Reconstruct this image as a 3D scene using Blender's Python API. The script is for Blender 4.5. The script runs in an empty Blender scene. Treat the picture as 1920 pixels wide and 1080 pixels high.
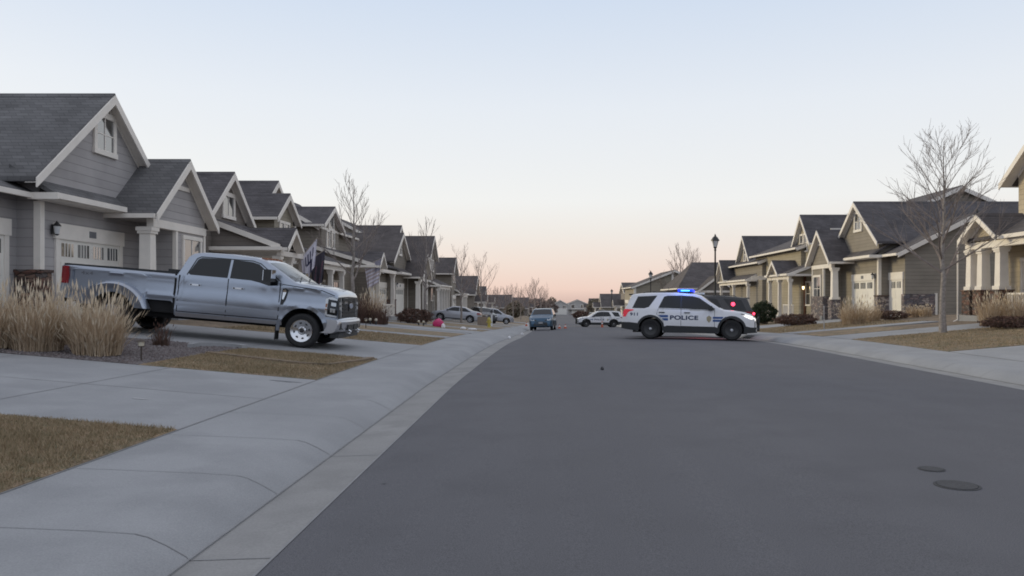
import bpy, bmesh, math, random
import numpy as np
from mathutils import Vector, Matrix, noise
R = math.radians
scn = bpy.context.scene
COL = scn.collection
random.seed(7)

# ------------------------------------------------------------------ camera
F = 1440.0 / 1920.0            # focal length in image widths
CAM_H = 1.55
cd = bpy.data.cameras.new('camera')
cam = bpy.data.objects.new('camera', cd); COL.objects.link(cam)
cam.location = (0, 0, CAM_H); cam.rotation_euler = (R(90), 0, 0)
cd.sensor_fit = 'HORIZONTAL'; cd.sensor_width = 36.0; cd.lens = 36.0 * F
cd.shift_x = -60.0 / 1920.0; cd.shift_y = 20.0 / 1920.0
cd.clip_start = 0.1; cd.clip_end = 3000
scn.camera = cam

# ------------------------------------------------------------------ sky, sun, exposure
def lin(c):
    return tuple(((v / 255.0) / 12.92) if v <= 10 else (((v / 255.0) + 0.055) / 1.055) ** 2.4 for v in c)
SUN_AZ, SUN_EL = -62.0, 6.0      # azimuth from straight ahead (minus = left)
world = bpy.data.worlds.new('World'); scn.world = world; world.use_nodes = True
nt = world.node_tree; nt.nodes.clear()
tc = nt.nodes.new('ShaderNodeTexCoord'); sep = nt.nodes.new('ShaderNodeSeparateXYZ')
nt.links.new(tc.outputs['Generated'], sep.inputs[0])
ramp = nt.nodes.new('ShaderNodeValToRGB'); cr = ramp.color_ramp
mp = nt.nodes.new('ShaderNodeMapRange'); mp.inputs['From Min'].default_value = -0.05; mp.inputs['From Max'].default_value = 1.0
nt.links.new(sep.outputs['Z'], mp.inputs['Value']); nt.links.new(mp.outputs['Result'], ramp.inputs['Fac'])
stops = [(-0.05, (120, 108, 108)), (-0.004, (214, 186, 176)), (0.012, (236, 208, 196)), (0.045, (237, 220, 211)), (0.085, (236, 230, 225)), (0.125, (238, 238, 237)),
         (0.24, (228, 233, 240)), (0.36, (208, 220, 237)), (0.6, (208, 213, 226)), (1.0, (206, 208, 218))]
while len(cr.elements) < len(stops): cr.elements.new(0.5)
for e, (z, c) in zip(cr.elements, stops):
    e.position = (z + 0.05) / 1.05; e.color = lin(c) + (1,)
# away from the sunset the low sky turns pale blue
rampb = nt.nodes.new('ShaderNodeValToRGB'); cb_ = rampb.color_ramp; nt.links.new(mp.outputs['Result'], rampb.inputs['Fac'])
stops_b = [(-0.05, (112, 110, 112)), (-0.004, (165, 172, 188)), (0.03, (190, 200, 218)), (0.2, (206, 216, 234)), (0.5, (210, 217, 230)), (1.0, (206, 208, 218))]
while len(cb_.elements) < len(stops_b): cb_.elements.new(0.5)
for e, (z, c) in zip(cb_.elements, stops_b):
    e.position = (z + 0.05) / 1.05; e.color = lin(c) + (1,)
mb_ = nt.nodes.new('ShaderNodeMapRange'); mb_.interpolation_type = 'SMOOTHSTEP'; mb_.inputs['From Min'].default_value = 0.45; mb_.inputs['From Max'].default_value = -0.35
nt.links.new(sep.outputs['Y'], mb_.inputs['Value'])
mixb = nt.nodes.new('ShaderNodeMixRGB'); nt.links.new(mb_.outputs['Result'], mixb.inputs['Fac'])
nt.links.new(ramp.outputs['Color'], mixb.inputs['Color1']); nt.links.new(rampb.outputs['Color'], mixb.inputs['Color2'])
sky = nt.nodes.new('ShaderNodeTexSky'); sky.sky_type = 'NISHITA'; sky.sun_disc = False
sky.sun_elevation = R(SUN_EL); sky.sun_rotation = R(SUN_AZ)
skm = nt.nodes.new('ShaderNodeMixRGB'); skm.blend_type = 'ADD'; skm.inputs['Fac'].default_value = 0.012
nt.links.new(mixb.outputs['Color'], skm.inputs['Color1']); nt.links.new(sky.outputs['Color'], skm.inputs['Color2'])
bg = nt.nodes.new('ShaderNodeBackground'); bg.inputs['Strength'].default_value = 1.0
out = nt.nodes.new('ShaderNodeOutputWorld')
nt.links.new(skm.outputs['Color'], bg.inputs['Color']); nt.links.new(bg.outputs[0], out.inputs[0])

sd = bpy.data.lights.new('sun', 'SUN'); sd.energy = 1.7; sd.angle = R(14); sd.color = (1.0, 0.84, 0.52)
sun = bpy.data.objects.new('sun', sd); COL.objects.link(sun)
dx, dy, dz = math.sin(R(SUN_AZ)) * math.cos(R(14)), math.cos(R(SUN_AZ)) * math.cos(R(14)), math.sin(R(14))
sun.rotation_euler = Vector((dx, dy, dz)).to_track_quat('Z', 'Y').to_euler()
scn.view_settings.view_transform = 'Standard'; scn.view_settings.look = 'None'
scn.view_settings.exposure = 0.0; scn.view_settings.gamma = 1.0
scn.render.engine = 'CYCLES'
scn.cycles.max_bounces = 6

# ------------------------------------------------------------------ street geometry
def interp(x, pts):
    return float(np.interp(x, [p[0] for p in pts], [p[1] for p in pts]))
_ys = np.linspace(-40, 700, 7401)
_sl = np.interp(_ys, [-40, 22, 34, 90, 110, 320, 420], [0, 0, -.029, -.029, -.0145, -.0145, 0])
_r = np.concatenate([[0], np.cumsum((_sl[1:] + _sl[:-1]) / 2 * np.diff(_ys))])
def rY(y): return float(np.interp(y, _ys, _r))
EL = [(-40, -1.62), (14, -1.62), (20, -1.48), (27, -1.25), (33, -1.0), (60, -.8), (85, -.5), (150, 0), (300, 1.4), (700, 6)]
ER = [(-40, 8.1), (27, 8.15), (40, 8.3), (60, 8.5), (85, 9.2), (150, 9.6), (300, 11), (700, 16)]
def eL(y): return interp(y, EL)
def eR(y): return interp(y, ER)
CROWN = .07
def road_z(x, y):
    a, b = eL(y), eR(y); t = (x - a) / (b - a)
    return rY(y) + CROWN * 4 * t * (1 - t)
SW = 2.15                       # asphalt edge to the back of the sidewalk
SLOPE = .085
def lot_z(d, y):                # d metres behind the sidewalk
    return rY(y) + .2 + SLOPE * min(max(d, 0), 10.5)
def gz(x, y):
    if x < eL(y) - SW: return lot_z(eL(y) - SW - x, y)
    if x > eR(y) + SW: return lot_z(x - eR(y) - SW, y)
    if x < eL(y) - .8: return rY(y) + .15
    if x > eR(y) + .8: return rY(y) + .15
    if eL(y) <= x <= eR(y): return road_z(x, y)
    return rY(y)
def at(px, py, Y):              # photo pixel + distance -> point
    return Vector(((px - 1020) / 1440 * Y, Y, CAM_H - (py - 560) / 1440 * Y))
def on_ground(px, Y):
    x = (px - 1020) / 1440 * Y
    return Vector((x, Y, gz(x, Y)))

# ------------------------------------------------------------------ materials
def new_mat(name):
    m = bpy.data.materials.new(name); m.use_nodes = True
    n = m.node_tree; b = n.nodes['Principled BSDF']
    return m, n, b
def N(n, t, **k):
    q = n.nodes.new(t)
    for a, v in k.items(): setattr(q, a, v)
    return q
def plain(name, c, rough=.6, metal=0, var=.12, scale=6, spec=.5, coat=0, emit=None, es=0, bump=0, bscale=40):
    m, n, b = new_mat(name)
    b.inputs['Roughness'].default_value = rough; b.inputs['Metallic'].default_value = metal
    b.inputs['Specular IOR Level'].default_value = spec
    if coat: b.inputs['Coat Weight'].default_value = coat; b.inputs['Coat Roughness'].default_value = .05
    g = N(n, 'ShaderNodeNewGeometry'); t = N(n, 'ShaderNodeTexNoise'); t.inputs['Scale'].default_value = scale; t.inputs['Detail'].default_value = 5
    n.links.new(g.outputs['Position'], t.inputs['Vector'])
    mr = N(n, 'ShaderNodeMapRange'); mr.inputs['From Min'].default_value = .3; mr.inputs['From Max'].default_value = .7
    mr.inputs['To Min'].default_value = 1 - var; mr.inputs['To Max'].default_value = 1 + var
    n.links.new(t.outputs['Fac'], mr.inputs['Value'])
    mx = N(n, 'ShaderNodeVectorMath', operation='SCALE'); mx.inputs[0].default_value = c
    n.links.new(mr.outputs['Result'], mx.inputs['Scale']); n.links.new(mx.outputs['Vector'], b.inputs['Base Color'])
    if emit: b.inputs['Emission Color'].default_value = emit + (1,); b.inputs['Emission Strength'].default_value = es
    if bump:
        t2 = N(n, 'ShaderNodeTexNoise'); t2.inputs['Scale'].default_value = bscale; t2.inputs['Detail'].default_value = 4
        n.links.new(g.outputs['Position'], t2.inputs['Vector'])
        bp = N(n, 'ShaderNodeBump'); bp.inputs['Strength'].default_value = bump; bp.inputs['Distance'].default_value = .02
        n.links.new(t2.outputs['Fac'], bp.inputs['Height']); n.links.new(bp.outputs['Normal'], b.inputs['Normal'])
    return m
def ground_mat(name, c1, c2, c3=None, s1=.6, s2=30, rough=.9, bump=.4, stretch=(1, 1, 1), fine=.12, finescale=150):
    """two colours mottled at a large scale, grain at a fine scale"""
    m, n, b = new_mat(name); b.inputs['Roughness'].default_value = rough; b.inputs['Specular IOR Level'].default_value = .3
    g = N(n, 'ShaderNodeNewGeometry'); vm = N(n, 'ShaderNodeVectorMath', operation='MULTIPLY'); vm.inputs[1].default_value = stretch
    n.links.new(g.outputs['Position'], vm.inputs[0])
    a = N(n, 'ShaderNodeTexNoise'); a.inputs['Scale'].default_value = s1; a.inputs['Detail'].default_value = 8; a.inputs['Roughness'].default_value = .6
    n.links.new(vm.outputs['Vector'], a.inputs['Vector'])
    r1 = N(n, 'ShaderNodeValToRGB'); r1.color_ramp.elements[0].position = .36; r1.color_ramp.elements[1].position = .64
    r1.color_ramp.elements[0].color = c1 + (1,); r1.color_ramp.elements[1].color = c2 + (1,)
    n.links.new(a.outputs['Fac'], r1.inputs['Fac'])
    col = r1.outputs['Color']
    if c3:
        v = N(n, 'ShaderNodeTexNoise'); v.inputs['Scale'].default_value = s2; v.inputs['Detail'].default_value = 4
        n.links.new(g.outputs['Position'], v.inputs['Vector'])
        r2 = N(n, 'ShaderNodeMapRange'); r2.inputs['From Min'].default_value = .45; r2.inputs['From Max'].default_value = .65
        n.links.new(v.outputs['Fac'], r2.inputs['Value'])
        mx = N(n, 'ShaderNodeMixRGB'); mx.inputs['Color2'].default_value = c3 + (1,)
        n.links.new(r2.outputs['Result'], mx.inputs['Fac']); n.links.new(col, mx.inputs['Color1']); col = mx.outputs['Color']
    f = N(n, 'ShaderNodeTexNoise'); f.inputs['Scale'].default_value = finescale; f.inputs['Detail'].default_value = 3
    n.links.new(g.outputs['Position'], f.inputs['Vector'])
    fr = N(n, 'ShaderNodeMapRange'); fr.inputs['From Min'].default_value = .3; fr.inputs['From Max'].default_value = .7
    fr.inputs['To Min'].default_value = 1 - fine; fr.inputs['To Max'].default_value = 1 + fine
    n.links.new(f.outputs['Fac'], fr.inputs['Value'])
    sc = N(n, 'ShaderNodeVectorMath', operation='SCALE'); n.links.new(col, sc.inputs[0]); n.links.new(fr.outputs['Result'], sc.inputs['Scale'])
    n.links.new(sc.outputs['Vector'], b.inputs['Base Color'])
    bp = N(n, 'ShaderNodeBump'); bp.inputs['Strength'].default_value = bump; bp.inputs['Distance'].default_value = .01
    n.links.new(f.outputs['Fac'], bp.inputs['Height']); n.links.new(bp.outputs['Normal'], b.inputs['Normal'])
    return m
def siding(name, c, lap=.2):
    m, n, b = new_mat(name); b.inputs['Roughness'].default_value = .7; b.inputs['Specular IOR Level'].default_value = .3
    g = N(n, 'ShaderNodeNewGeometry'); sp = N(n, 'ShaderNodeSeparateXYZ'); n.links.new(g.outputs['Position'], sp.inputs[0])
    dv = N(n, 'ShaderNodeMath', operation='DIVIDE'); dv.inputs[1].default_value = lap; n.links.new(sp.outputs['Z'], dv.inputs[0])
    fr = N(n, 'ShaderNodeMath', operation='FRACT'); n.links.new(dv.outputs[0], fr.inputs[0])
    inv = N(n, 'ShaderNodeMath', operation='SUBTRACT'); inv.inputs[0].default_value = 1.0; n.links.new(fr.outputs[0], inv.inputs[1])
    bp = N(n, 'ShaderNodeBump'); bp.inputs['Strength'].default_value = .9; bp.inputs['Distance'].default_value = .035
    n.links.new(inv.outputs[0], bp.inputs['Height']); n.links.new(bp.outputs['Normal'], b.inputs['Normal'])
    t = N(n, 'ShaderNodeTexNoise'); t.inputs['Scale'].default_value = 1.3; t.inputs['Detail'].default_value = 6; n.links.new(g.outputs['Position'], t.inputs['Vector'])
    fl = N(n, 'ShaderNodeMath', operation='FLOOR'); n.links.new(dv.outputs[0], fl.inputs[0])
    wn = N(n, 'ShaderNodeTexWhiteNoise', noise_dimensions='1D'); n.links.new(fl.outputs[0], wn.inputs['W'])
    ad = N(n, 'ShaderNodeMath', operation='MULTIPLY_ADD'); ad.inputs[1].default_value = .25; n.links.new(wn.outputs['Value'], ad.inputs[0]); n.links.new(t.outputs['Fac'], ad.inputs[2])
    mr = N(n, 'ShaderNodeMapRange'); mr.inputs['From Min'].default_value = .3; mr.inputs['From Max'].default_value = .95; mr.inputs['To Min'].default_value = .86; mr.inputs['To Max'].default_value = 1.14
    n.links.new(ad.outputs[0], mr.inputs['Value'])
    # dark joint at each lap
    jt = N(n, 'ShaderNodeMapRange'); jt.inputs['From Min'].default_value = .0; jt.inputs['From Max'].default_value = .1; jt.inputs['To Min'].default_value = .62; jt.inputs['To Max'].default_value = 1
    n.links.new(fr.outputs[0], jt.inputs['Value'])
    mu = N(n, 'ShaderNodeMath', operation='MULTIPLY'); n.links.new(mr.outputs['Result'], mu.inputs[0]); n.links.new(jt.outputs['Result'], mu.inputs[1])
    sc = N(n, 'ShaderNodeVectorMath', operation='SCALE'); sc.inputs[0].default_value = c; n.links.new(mu.outputs[0], sc.inputs['Scale'])
    n.links.new(sc.outputs['Vector'], b.inputs['Base Color'])
    return m
def shingles(name, c):
    m, n, b = new_mat(name); b.inputs['Roughness'].default_value = .9; b.inputs['Specular IOR Level'].default_value = .25
    g = N(n, 'ShaderNodeNewGeometry')
    sp = N(n, 'ShaderNodeSeparateXYZ'); n.links.new(g.outputs['Position'], sp.inputs[0])
    ad = N(n, 'ShaderNodeMath', operation='ADD'); n.links.new(sp.outputs['X'], ad.inputs[0]); n.links.new(sp.outputs['Y'], ad.inputs[1])
    cb = N(n, 'ShaderNodeCombineXYZ'); n.links.new(ad.outputs[0], cb.inputs['X']); n.links.new(sp.outputs['Z'], cb.inputs['Y'])
    br = N(n, 'ShaderNodeTexBrick'); br.inputs['Scale'].default_value = 1; br.inputs['Brick Width'].default_value = .34; br.inputs['Row Height'].default_value = .11
    br.inputs['Mortar Size'].default_value = .008; br.inputs['Color1'].default_value = tuple(v * .86 for v in c) + (1,); br.inputs['Color2'].default_value = tuple(v * 1.12 for v in c) + (1,)
    br.inputs['Mortar'].default_value = tuple(v * .65 for v in c) + (1,)
    n.links.new(cb.outputs[0], br.inputs['Vector'])
    t = N(n, 'ShaderNodeTexNoise'); t.inputs['Scale'].default_value = .9; t.inputs['Detail'].default_value = 6; n.links.new(g.outputs['Position'], t.inputs['Vector'])
    mr = N(n, 'ShaderNodeMapRange'); mr.inputs['From Min'].default_value = .3; mr.inputs['From Max'].default_value = .7; mr.inputs['To Min'].default_value = .8; mr.inputs['To Max'].default_value = 1.2
    n.links.new(t.outputs['Fac'], mr.inputs['Value'])
    sc = N(n, 'ShaderNodeVectorMath', operation='SCALE'); n.links.new(br.outputs['Color'], sc.inputs[0]); n.links.new(mr.outputs['Result'], sc.inputs['Scale'])
    n.links.new(sc.outputs['Vector'], b.inputs['Base Color'])
    bp = N(n, 'ShaderNodeBump'); bp.inputs['Strength'].default_value = .5; bp.inputs['Distance'].default_value = .02
    n.links.new(br.outputs['Fac'], bp.inputs['Height']); bp.invert = True; n.links.new(bp.outputs['Normal'], b.inputs['Normal'])
    return m
def stone(name, cols, scale=4.5):
    m, n, b = new_mat(name); b.inputs['Roughness'].default_value = .85
    g = N(n, 'ShaderNodeNewGeometry'); vm = N(n, 'ShaderNodeVectorMath', operation='MULTIPLY'); vm.inputs[1].default_value = (1, 1, 2.4)
    n.links.new(g.outputs['Position'], vm.inputs[0])
    v = N(n, 'ShaderNodeTexVoronoi'); v.inputs['Scale'].default_value = scale; n.links.new(vm.outputs['Vector'], v.inputs['Vector'])
    s2 = N(n, 'ShaderNodeSeparateColor'); n.links.new(v.outputs['Color'], s2.inputs[0])
    r = N(n, 'ShaderNodeValToRGB'); r.color_ramp.interpolation = 'CONSTANT'
    while len(r.color_ramp.elements) < len(cols): r.color_ramp.elements.new(.5)
    for i, c in enumerate(cols): r.color_ramp.elements[i].position = i / len(cols); r.color_ramp.elements[i].color = c + (1,)
    n.links.new(s2.outputs[0], r.inputs['Fac'])
    e = N(n, 'ShaderNodeTexVoronoi', feature='DISTANCE_TO_EDGE'); e.inputs['Scale'].default_value = scale; n.links.new(vm.outputs['Vector'], e.inputs['Vector'])
    mr = N(n, 'ShaderNodeMapRange'); mr.inputs['From Max'].default_value = .07; n.links.new(e.outputs['Distance'], mr.inputs['Value'])
    mx = N(n, 'ShaderNodeMixRGB'); mx.inputs['Color1'].default_value = (.06, .055, .05, 1); n.links.new(mr.outputs['Result'], mx.inputs['Fac']); n.links.new(r.outputs['Color'], mx.inputs['Color2'])
    n.links.new(mx.outputs['Color'], b.inputs['Base Color'])
    bp = N(n, 'ShaderNodeBump'); bp.inputs['Strength'].default_value = .9; bp.inputs['Distance'].default_value = .04
    n.links.new(mr.outputs['Result'], bp.inputs['Height']); n.links.new(bp.outputs['Normal'], b.inputs['Normal'])
    return m
def island_mat(name, cols, rough=.8, patch=0, patch_col=(.1, .1, .1)):
    m, n, b = new_mat(name); b.inputs['Roughness'].default_value = rough; b.inputs['Specular IOR Level'].default_value = .2
    g = N(n, 'ShaderNodeNewGeometry'); r = N(n, 'ShaderNodeValToRGB')
    while len(r.color_ramp.elements) < len(cols): r.color_ramp.elements.new(.5)
    for i, c in enumerate(cols): r.color_ramp.elements[i].position = i / (len(cols) - 1); r.color_ramp.elements[i].color = c + (1,)
    n.links.new(g.outputs['Random Per Island'], r.inputs['Fac'])
    t = N(n, 'ShaderNodeTexNoise'); t.inputs['Scale'].default_value = 1.7; t.inputs['Detail'].default_value = 5; n.links.new(g.outputs['Position'], t.inputs['Vector'])
    mr = N(n, 'ShaderNodeMapRange'); mr.inputs['From Min'].default_value = .35; mr.inputs['From Max'].default_value = .68; mr.inputs['To Max'].default_value = patch
    n.links.new(t.outputs['Fac'], mr.inputs['Value'])
    mx = N(n, 'ShaderNodeMixRGB'); mx.inputs['Color2'].default_value = patch_col + (1,)
    n.links.new(mr.outputs['Result'], mx.inputs['Fac']); n.links.new(r.outputs['Color'], mx.inputs['Color1']); n.links.new(mx.outputs['Color'], b.inputs['Base Color'])
    return m

M = {}
M['asphalt'] = ground_mat('asphalt', (.114, .114, .125), (.128, .128, .139), (.112, .112, .122), s1=.3, s2=1.1, rough=.85, stretch=(2.2, .06, 1), fine=.3, finescale=130)
M['concrete'] = ground_mat('concrete', (.29, .295, .305), (.34, .345, .355), (.28, .285, .295), s1=.5, s2=1.2, rough=.85, bump=.2, fine=.1, finescale=90)
M['gutter'] = ground_mat('gutter_concrete', (.265, .262, .258), (.31, .305, .30), (.25, .247, .243), s1=.6, s2=2.0, rough=.85, bump=.15, fine=.08, finescale=60)
M['joint'] = plain('joint', (.27, .27, .275), .9)
M['joint_faint'] = plain('faint_joint', (.292, .297, .307), .9)
M['damp'] = plain('damp_concrete', (.20, .205, .215), .8)
M['chalk'] = plain('chalky_concrete', (.46, .46, .47), .9)
M['tar'] = plain('oily_asphalt', (.098, .098, .107), .7)
M['lawn'] = ground_mat('dry_lawn', (.21, .16, .11), (.33, .24, .155), (.15, .14, .085), s1=1.1, s2=5, bump=.8, fine=.3, finescale=60)
M['soil'] = ground_mat('lot_soil', (.19, .15, .11), (.28, .21, .145), (.14, .115, .085), s1=.5, s2=4, bump=.8, fine=.3, finescale=40)
M['gravel'] = ground_mat('rock_mulch', (.10, .085, .082), (.17, .15, .15), (.07, .06, .06), s1=2, s2=22, bump=1, fine=.45, finescale=40)
M['pebble'] = island_mat('pebbles', [(.09, .075, .075), (.16, .14, .14), (.22, .20, .20), (.13, .10, .095)])
M['blade'] = island_mat('lawn_blades', [(.27, .205, .13), (.42, .31, .20), (.20, .17, .10), (.48, .37, .25), (.19, .165, .09)], patch=.4, patch_col=(.19, .16, .095))
M['reed'] = island_mat('ornamental_grass_blades', [(.50, .38, .26), (.60, .48, .34), (.38, .27, .18), (.64, .53, .39)])
M['seed'] = island_mat('seed_head', [(.62, .51, .37), (.75, .65, .50), (.55, .44, .31)])
M['twig'] = island_mat('dead_twigs', [(.11, .07, .055), (.17, .10, .08), (.08, .06, .045)])
M['evergreen'] = island_mat('evergreen_leaves', [(.022, .034, .018), (.04, .055, .028), (.03, .042, .024)])
M['bark'] = plain('bark', (.27, .24, .22), .9, var=.3, scale=14, bump=.6, bscale=30)
M['branch'] = plain('branch_bark', (.22, .185, .17), .9, var=.25, scale=9)
M['farbranch'] = plain('far_branch_bark', (.26, .20, .175), .9, var=.2, scale=4)
M['trim'] = plain('painted_trim', (.80, .75, .685), .55, var=.05, scale=3)
M['door_white'] = plain('painted_door', (.78, .75, .69), .5, var=.04, scale=2)
M['glass'] = plain('window_glass', (.05, .055, .06), .04, var=.1, spec=1.0)
M['glass'].node_tree.nodes['Principled BSDF'].inputs['IOR'].default_value = 2.3
M['roof_grey'] = shingles('grey_shingles', (.148, .146, .148))
M['roof_dark'] = shingles('dark_shingles', (.108, .100, .104))
M['roof_brown'] = shingles('brown_shingles', (.108, .096, .095))
M['siding_grey'] = siding('grey_siding', (.385, .365, .36), .24)
M['siding_taupe'] = siding('taupe_siding', (.20, .175, .155))
M['siding_tan'] = siding('tan_siding', (.30, .265, .21))
M['siding_brown'] = siding('brown_siding', (.215, .187, .155))
M['siding_olive'] = siding('olive_siding', (.25, .222, .185))
M['siding_beige'] = siding('beige_siding', (.36, .315, .235))
M['siding_cream'] = siding('cream_siding', (.46, .39, .285))
M['siding_pale'] = siding('pale_siding', (.5, .48, .46))
M['stone_red'] = stone('red_stone', [(.16, .085, .065), (.10, .065, .055), (.2, .13, .10), (.12, .10, .095)])
M['stone_grey'] = stone('grey_stone', [(.27, .23, .23), (.17, .145, .15), (.37, .32, .30), (.24, .19, .19), (.16, .15, .165)])
M['brick'] = stone('orange_brick', [(.24, .11, .06), (.19, .09, .055), (.28, .14, .085)], 9)
M['dark'] = plain('dark_recess', (.03, .03, .032), .8)
M['black_metal'] = plain('black_metal', (.02, .02, .021), .45, spec=.5)
M['lamp_glass'] = plain('frosted_lamp_glass', (.62, .62, .62), .3)
M['front_door'] = plain('front_door_paint', (.10, .085, .075), .5)
M['warm_lamp'] = plain('lit_lamp_glass', (.8, .7, .5), .4, emit=(1, .75, .4), es=4)
M['rubber'] = plain('tyre_rubber', (.022, .022, .023), .85, var=.15, scale=20)
M['plastic'] = plain('black_plastic', (.028, .03, .032), .55, var=.08)
M['under'] = plain('dark_underbody', (.012, .012, .013), .9)
M['chrome'] = plain('chrome', (.72, .73, .75), .12, 1.0, var=.04)
M['polished'] = plain('polished_aluminium', (.72, .73, .75), .2, 1.0, var=.06)
M['alloy'] = plain('alloy', (.5, .5, .52), .3, .9, var=.05)
M['steel_black'] = plain('black_steel', (.03, .03, .032), .5)
M['truck_paint'] = plain('silver_paint', (.37, .41, .48), .28, .8, var=.02, coat=.7)
M['white_paint'] = plain('white_paint', (.78, .78, .80), .35, 0, var=.03, coat=.5)
M['blue_paint'] = plain('blue_paint', (.03, .085, .15), .3, .5, var=.05, coat=.6)
M['silver_paint'] = plain('silver_car_paint', (.42, .43, .47), .35, .6, var=.04, coat=.5)
M['black_paint'] = plain('black_car_paint', (.02, .021, .024), .25, .2, var=.05, coat=.6)
M['car_glass'] = plain('car_glass', (.012, .014, .017), .05, var=.05, spec=.45)
M['tail_red'] = plain('red_lens', (.26, .014, .02), .2)
M['tail_lit'] = plain('lit_red_lens', (.6, .04, .06), .2, emit=(1, .06, .10), es=.18)
M['lens'] = plain('clear_lens', (.62, .64, .66), .12, .4)
M['lens_amber'] = plain('amber_lens', (.30, .13, .07), .25)
M['headlit'] = plain('lit_headlamp', (.9, .9, .9), .2, emit=(1, .95, .9), es=1.5)
M['blue_light'] = plain('lit_blue_beacon', (.01, .05, .7), .2, emit=(.005, .04, 1), es=1.6)
M['blue_core'] = plain('lit_blue_core', (.1, .4, 1), .2, emit=(.06, .5, 1), es=6)
M['red_light'] = plain('lit_red_beacon', (.9, .05, .1), .2, emit=(1, .05, .11), es=3.5)
M['navy'] = plain('navy_decal', (.018, .03, .085), .5)
M['decal_blue'] = plain('blue_decal', (.03, .085, .26), .45)
M['decal_grey'] = plain('grey_decal', (.16, .165, .18), .45)
M['gold'] = plain('gold_decal', (.38, .33, .22), .5)
M['silver_badge'] = plain('silver_blue_badge', (.42, .46, .55), .3, .3)
M['oval_blue'] = plain('blue_badge', (.02, .06, .2), .3)
M['orange'] = plain('orange_plastic', (.48, .10, .04), .5)
M['white_plastic'] = plain('white_plastic', (.75, .75, .75), .5)
M['pink'] = plain('pink_plastic_bag', (.55, .03, .15), .45, var=.2, scale=8)
M['hydrant'] = plain('yellow_hydrant_paint', (.50, .42, .09), .45)
M['paper'] = plain('white_paper', (.7, .7, .72), .7)
M['flag_white'] = plain('white_cloth', (.62, .60, .68), .85)
M['flag_navy'] = plain('navy_cloth', (.03, .03, .08), .85)
M['flag_dark'] = plain('dark_cloth', (.05, .045, .062), .85)
M['flag_red'] = plain('red_cloth', (.30, .06, .07), .85)
M['flag_plum'] = plain('plum_cloth', (.13, .06, .085), .85)
M['flag_faded'] = plain('faded_red_cloth', (.43, .36, .37), .85)
M['flag_slate'] = plain('slate_cloth', (.27, .26, .32), .85)
M['wood'] = plain('pale_wood', (.35, .30, .25), .7)
M['iron'] = plain('cast_iron', (.068, .068, .072), .95, var=.15, scale=30, bump=.5, bscale=60)
M['plate'] = plain('number_plate', (.35, .35, .36), .4)
M['cone_white'] = plain('reflective_white', (.8, .8, .8), .4)
M['path_lamp'] = plain('path_lamp_glass', (.55, .50, .40), .35)
M['copper'] = plain('dark_bronze', (.07, .055, .045), .5, .4)
M['utility'] = plain('utility_tan', (.26, .20, .15), .6)
M['hedge_brown'] = island_mat('brown_far_leaves', [(.20, .155, .14), (.25, .20, .18), (.16, .13, .115)])
M['hedge_far'] = island_mat('far_leaves', [(.15, .145, .10), (.21, .18, .14), (.25, .20, .165)])

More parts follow.
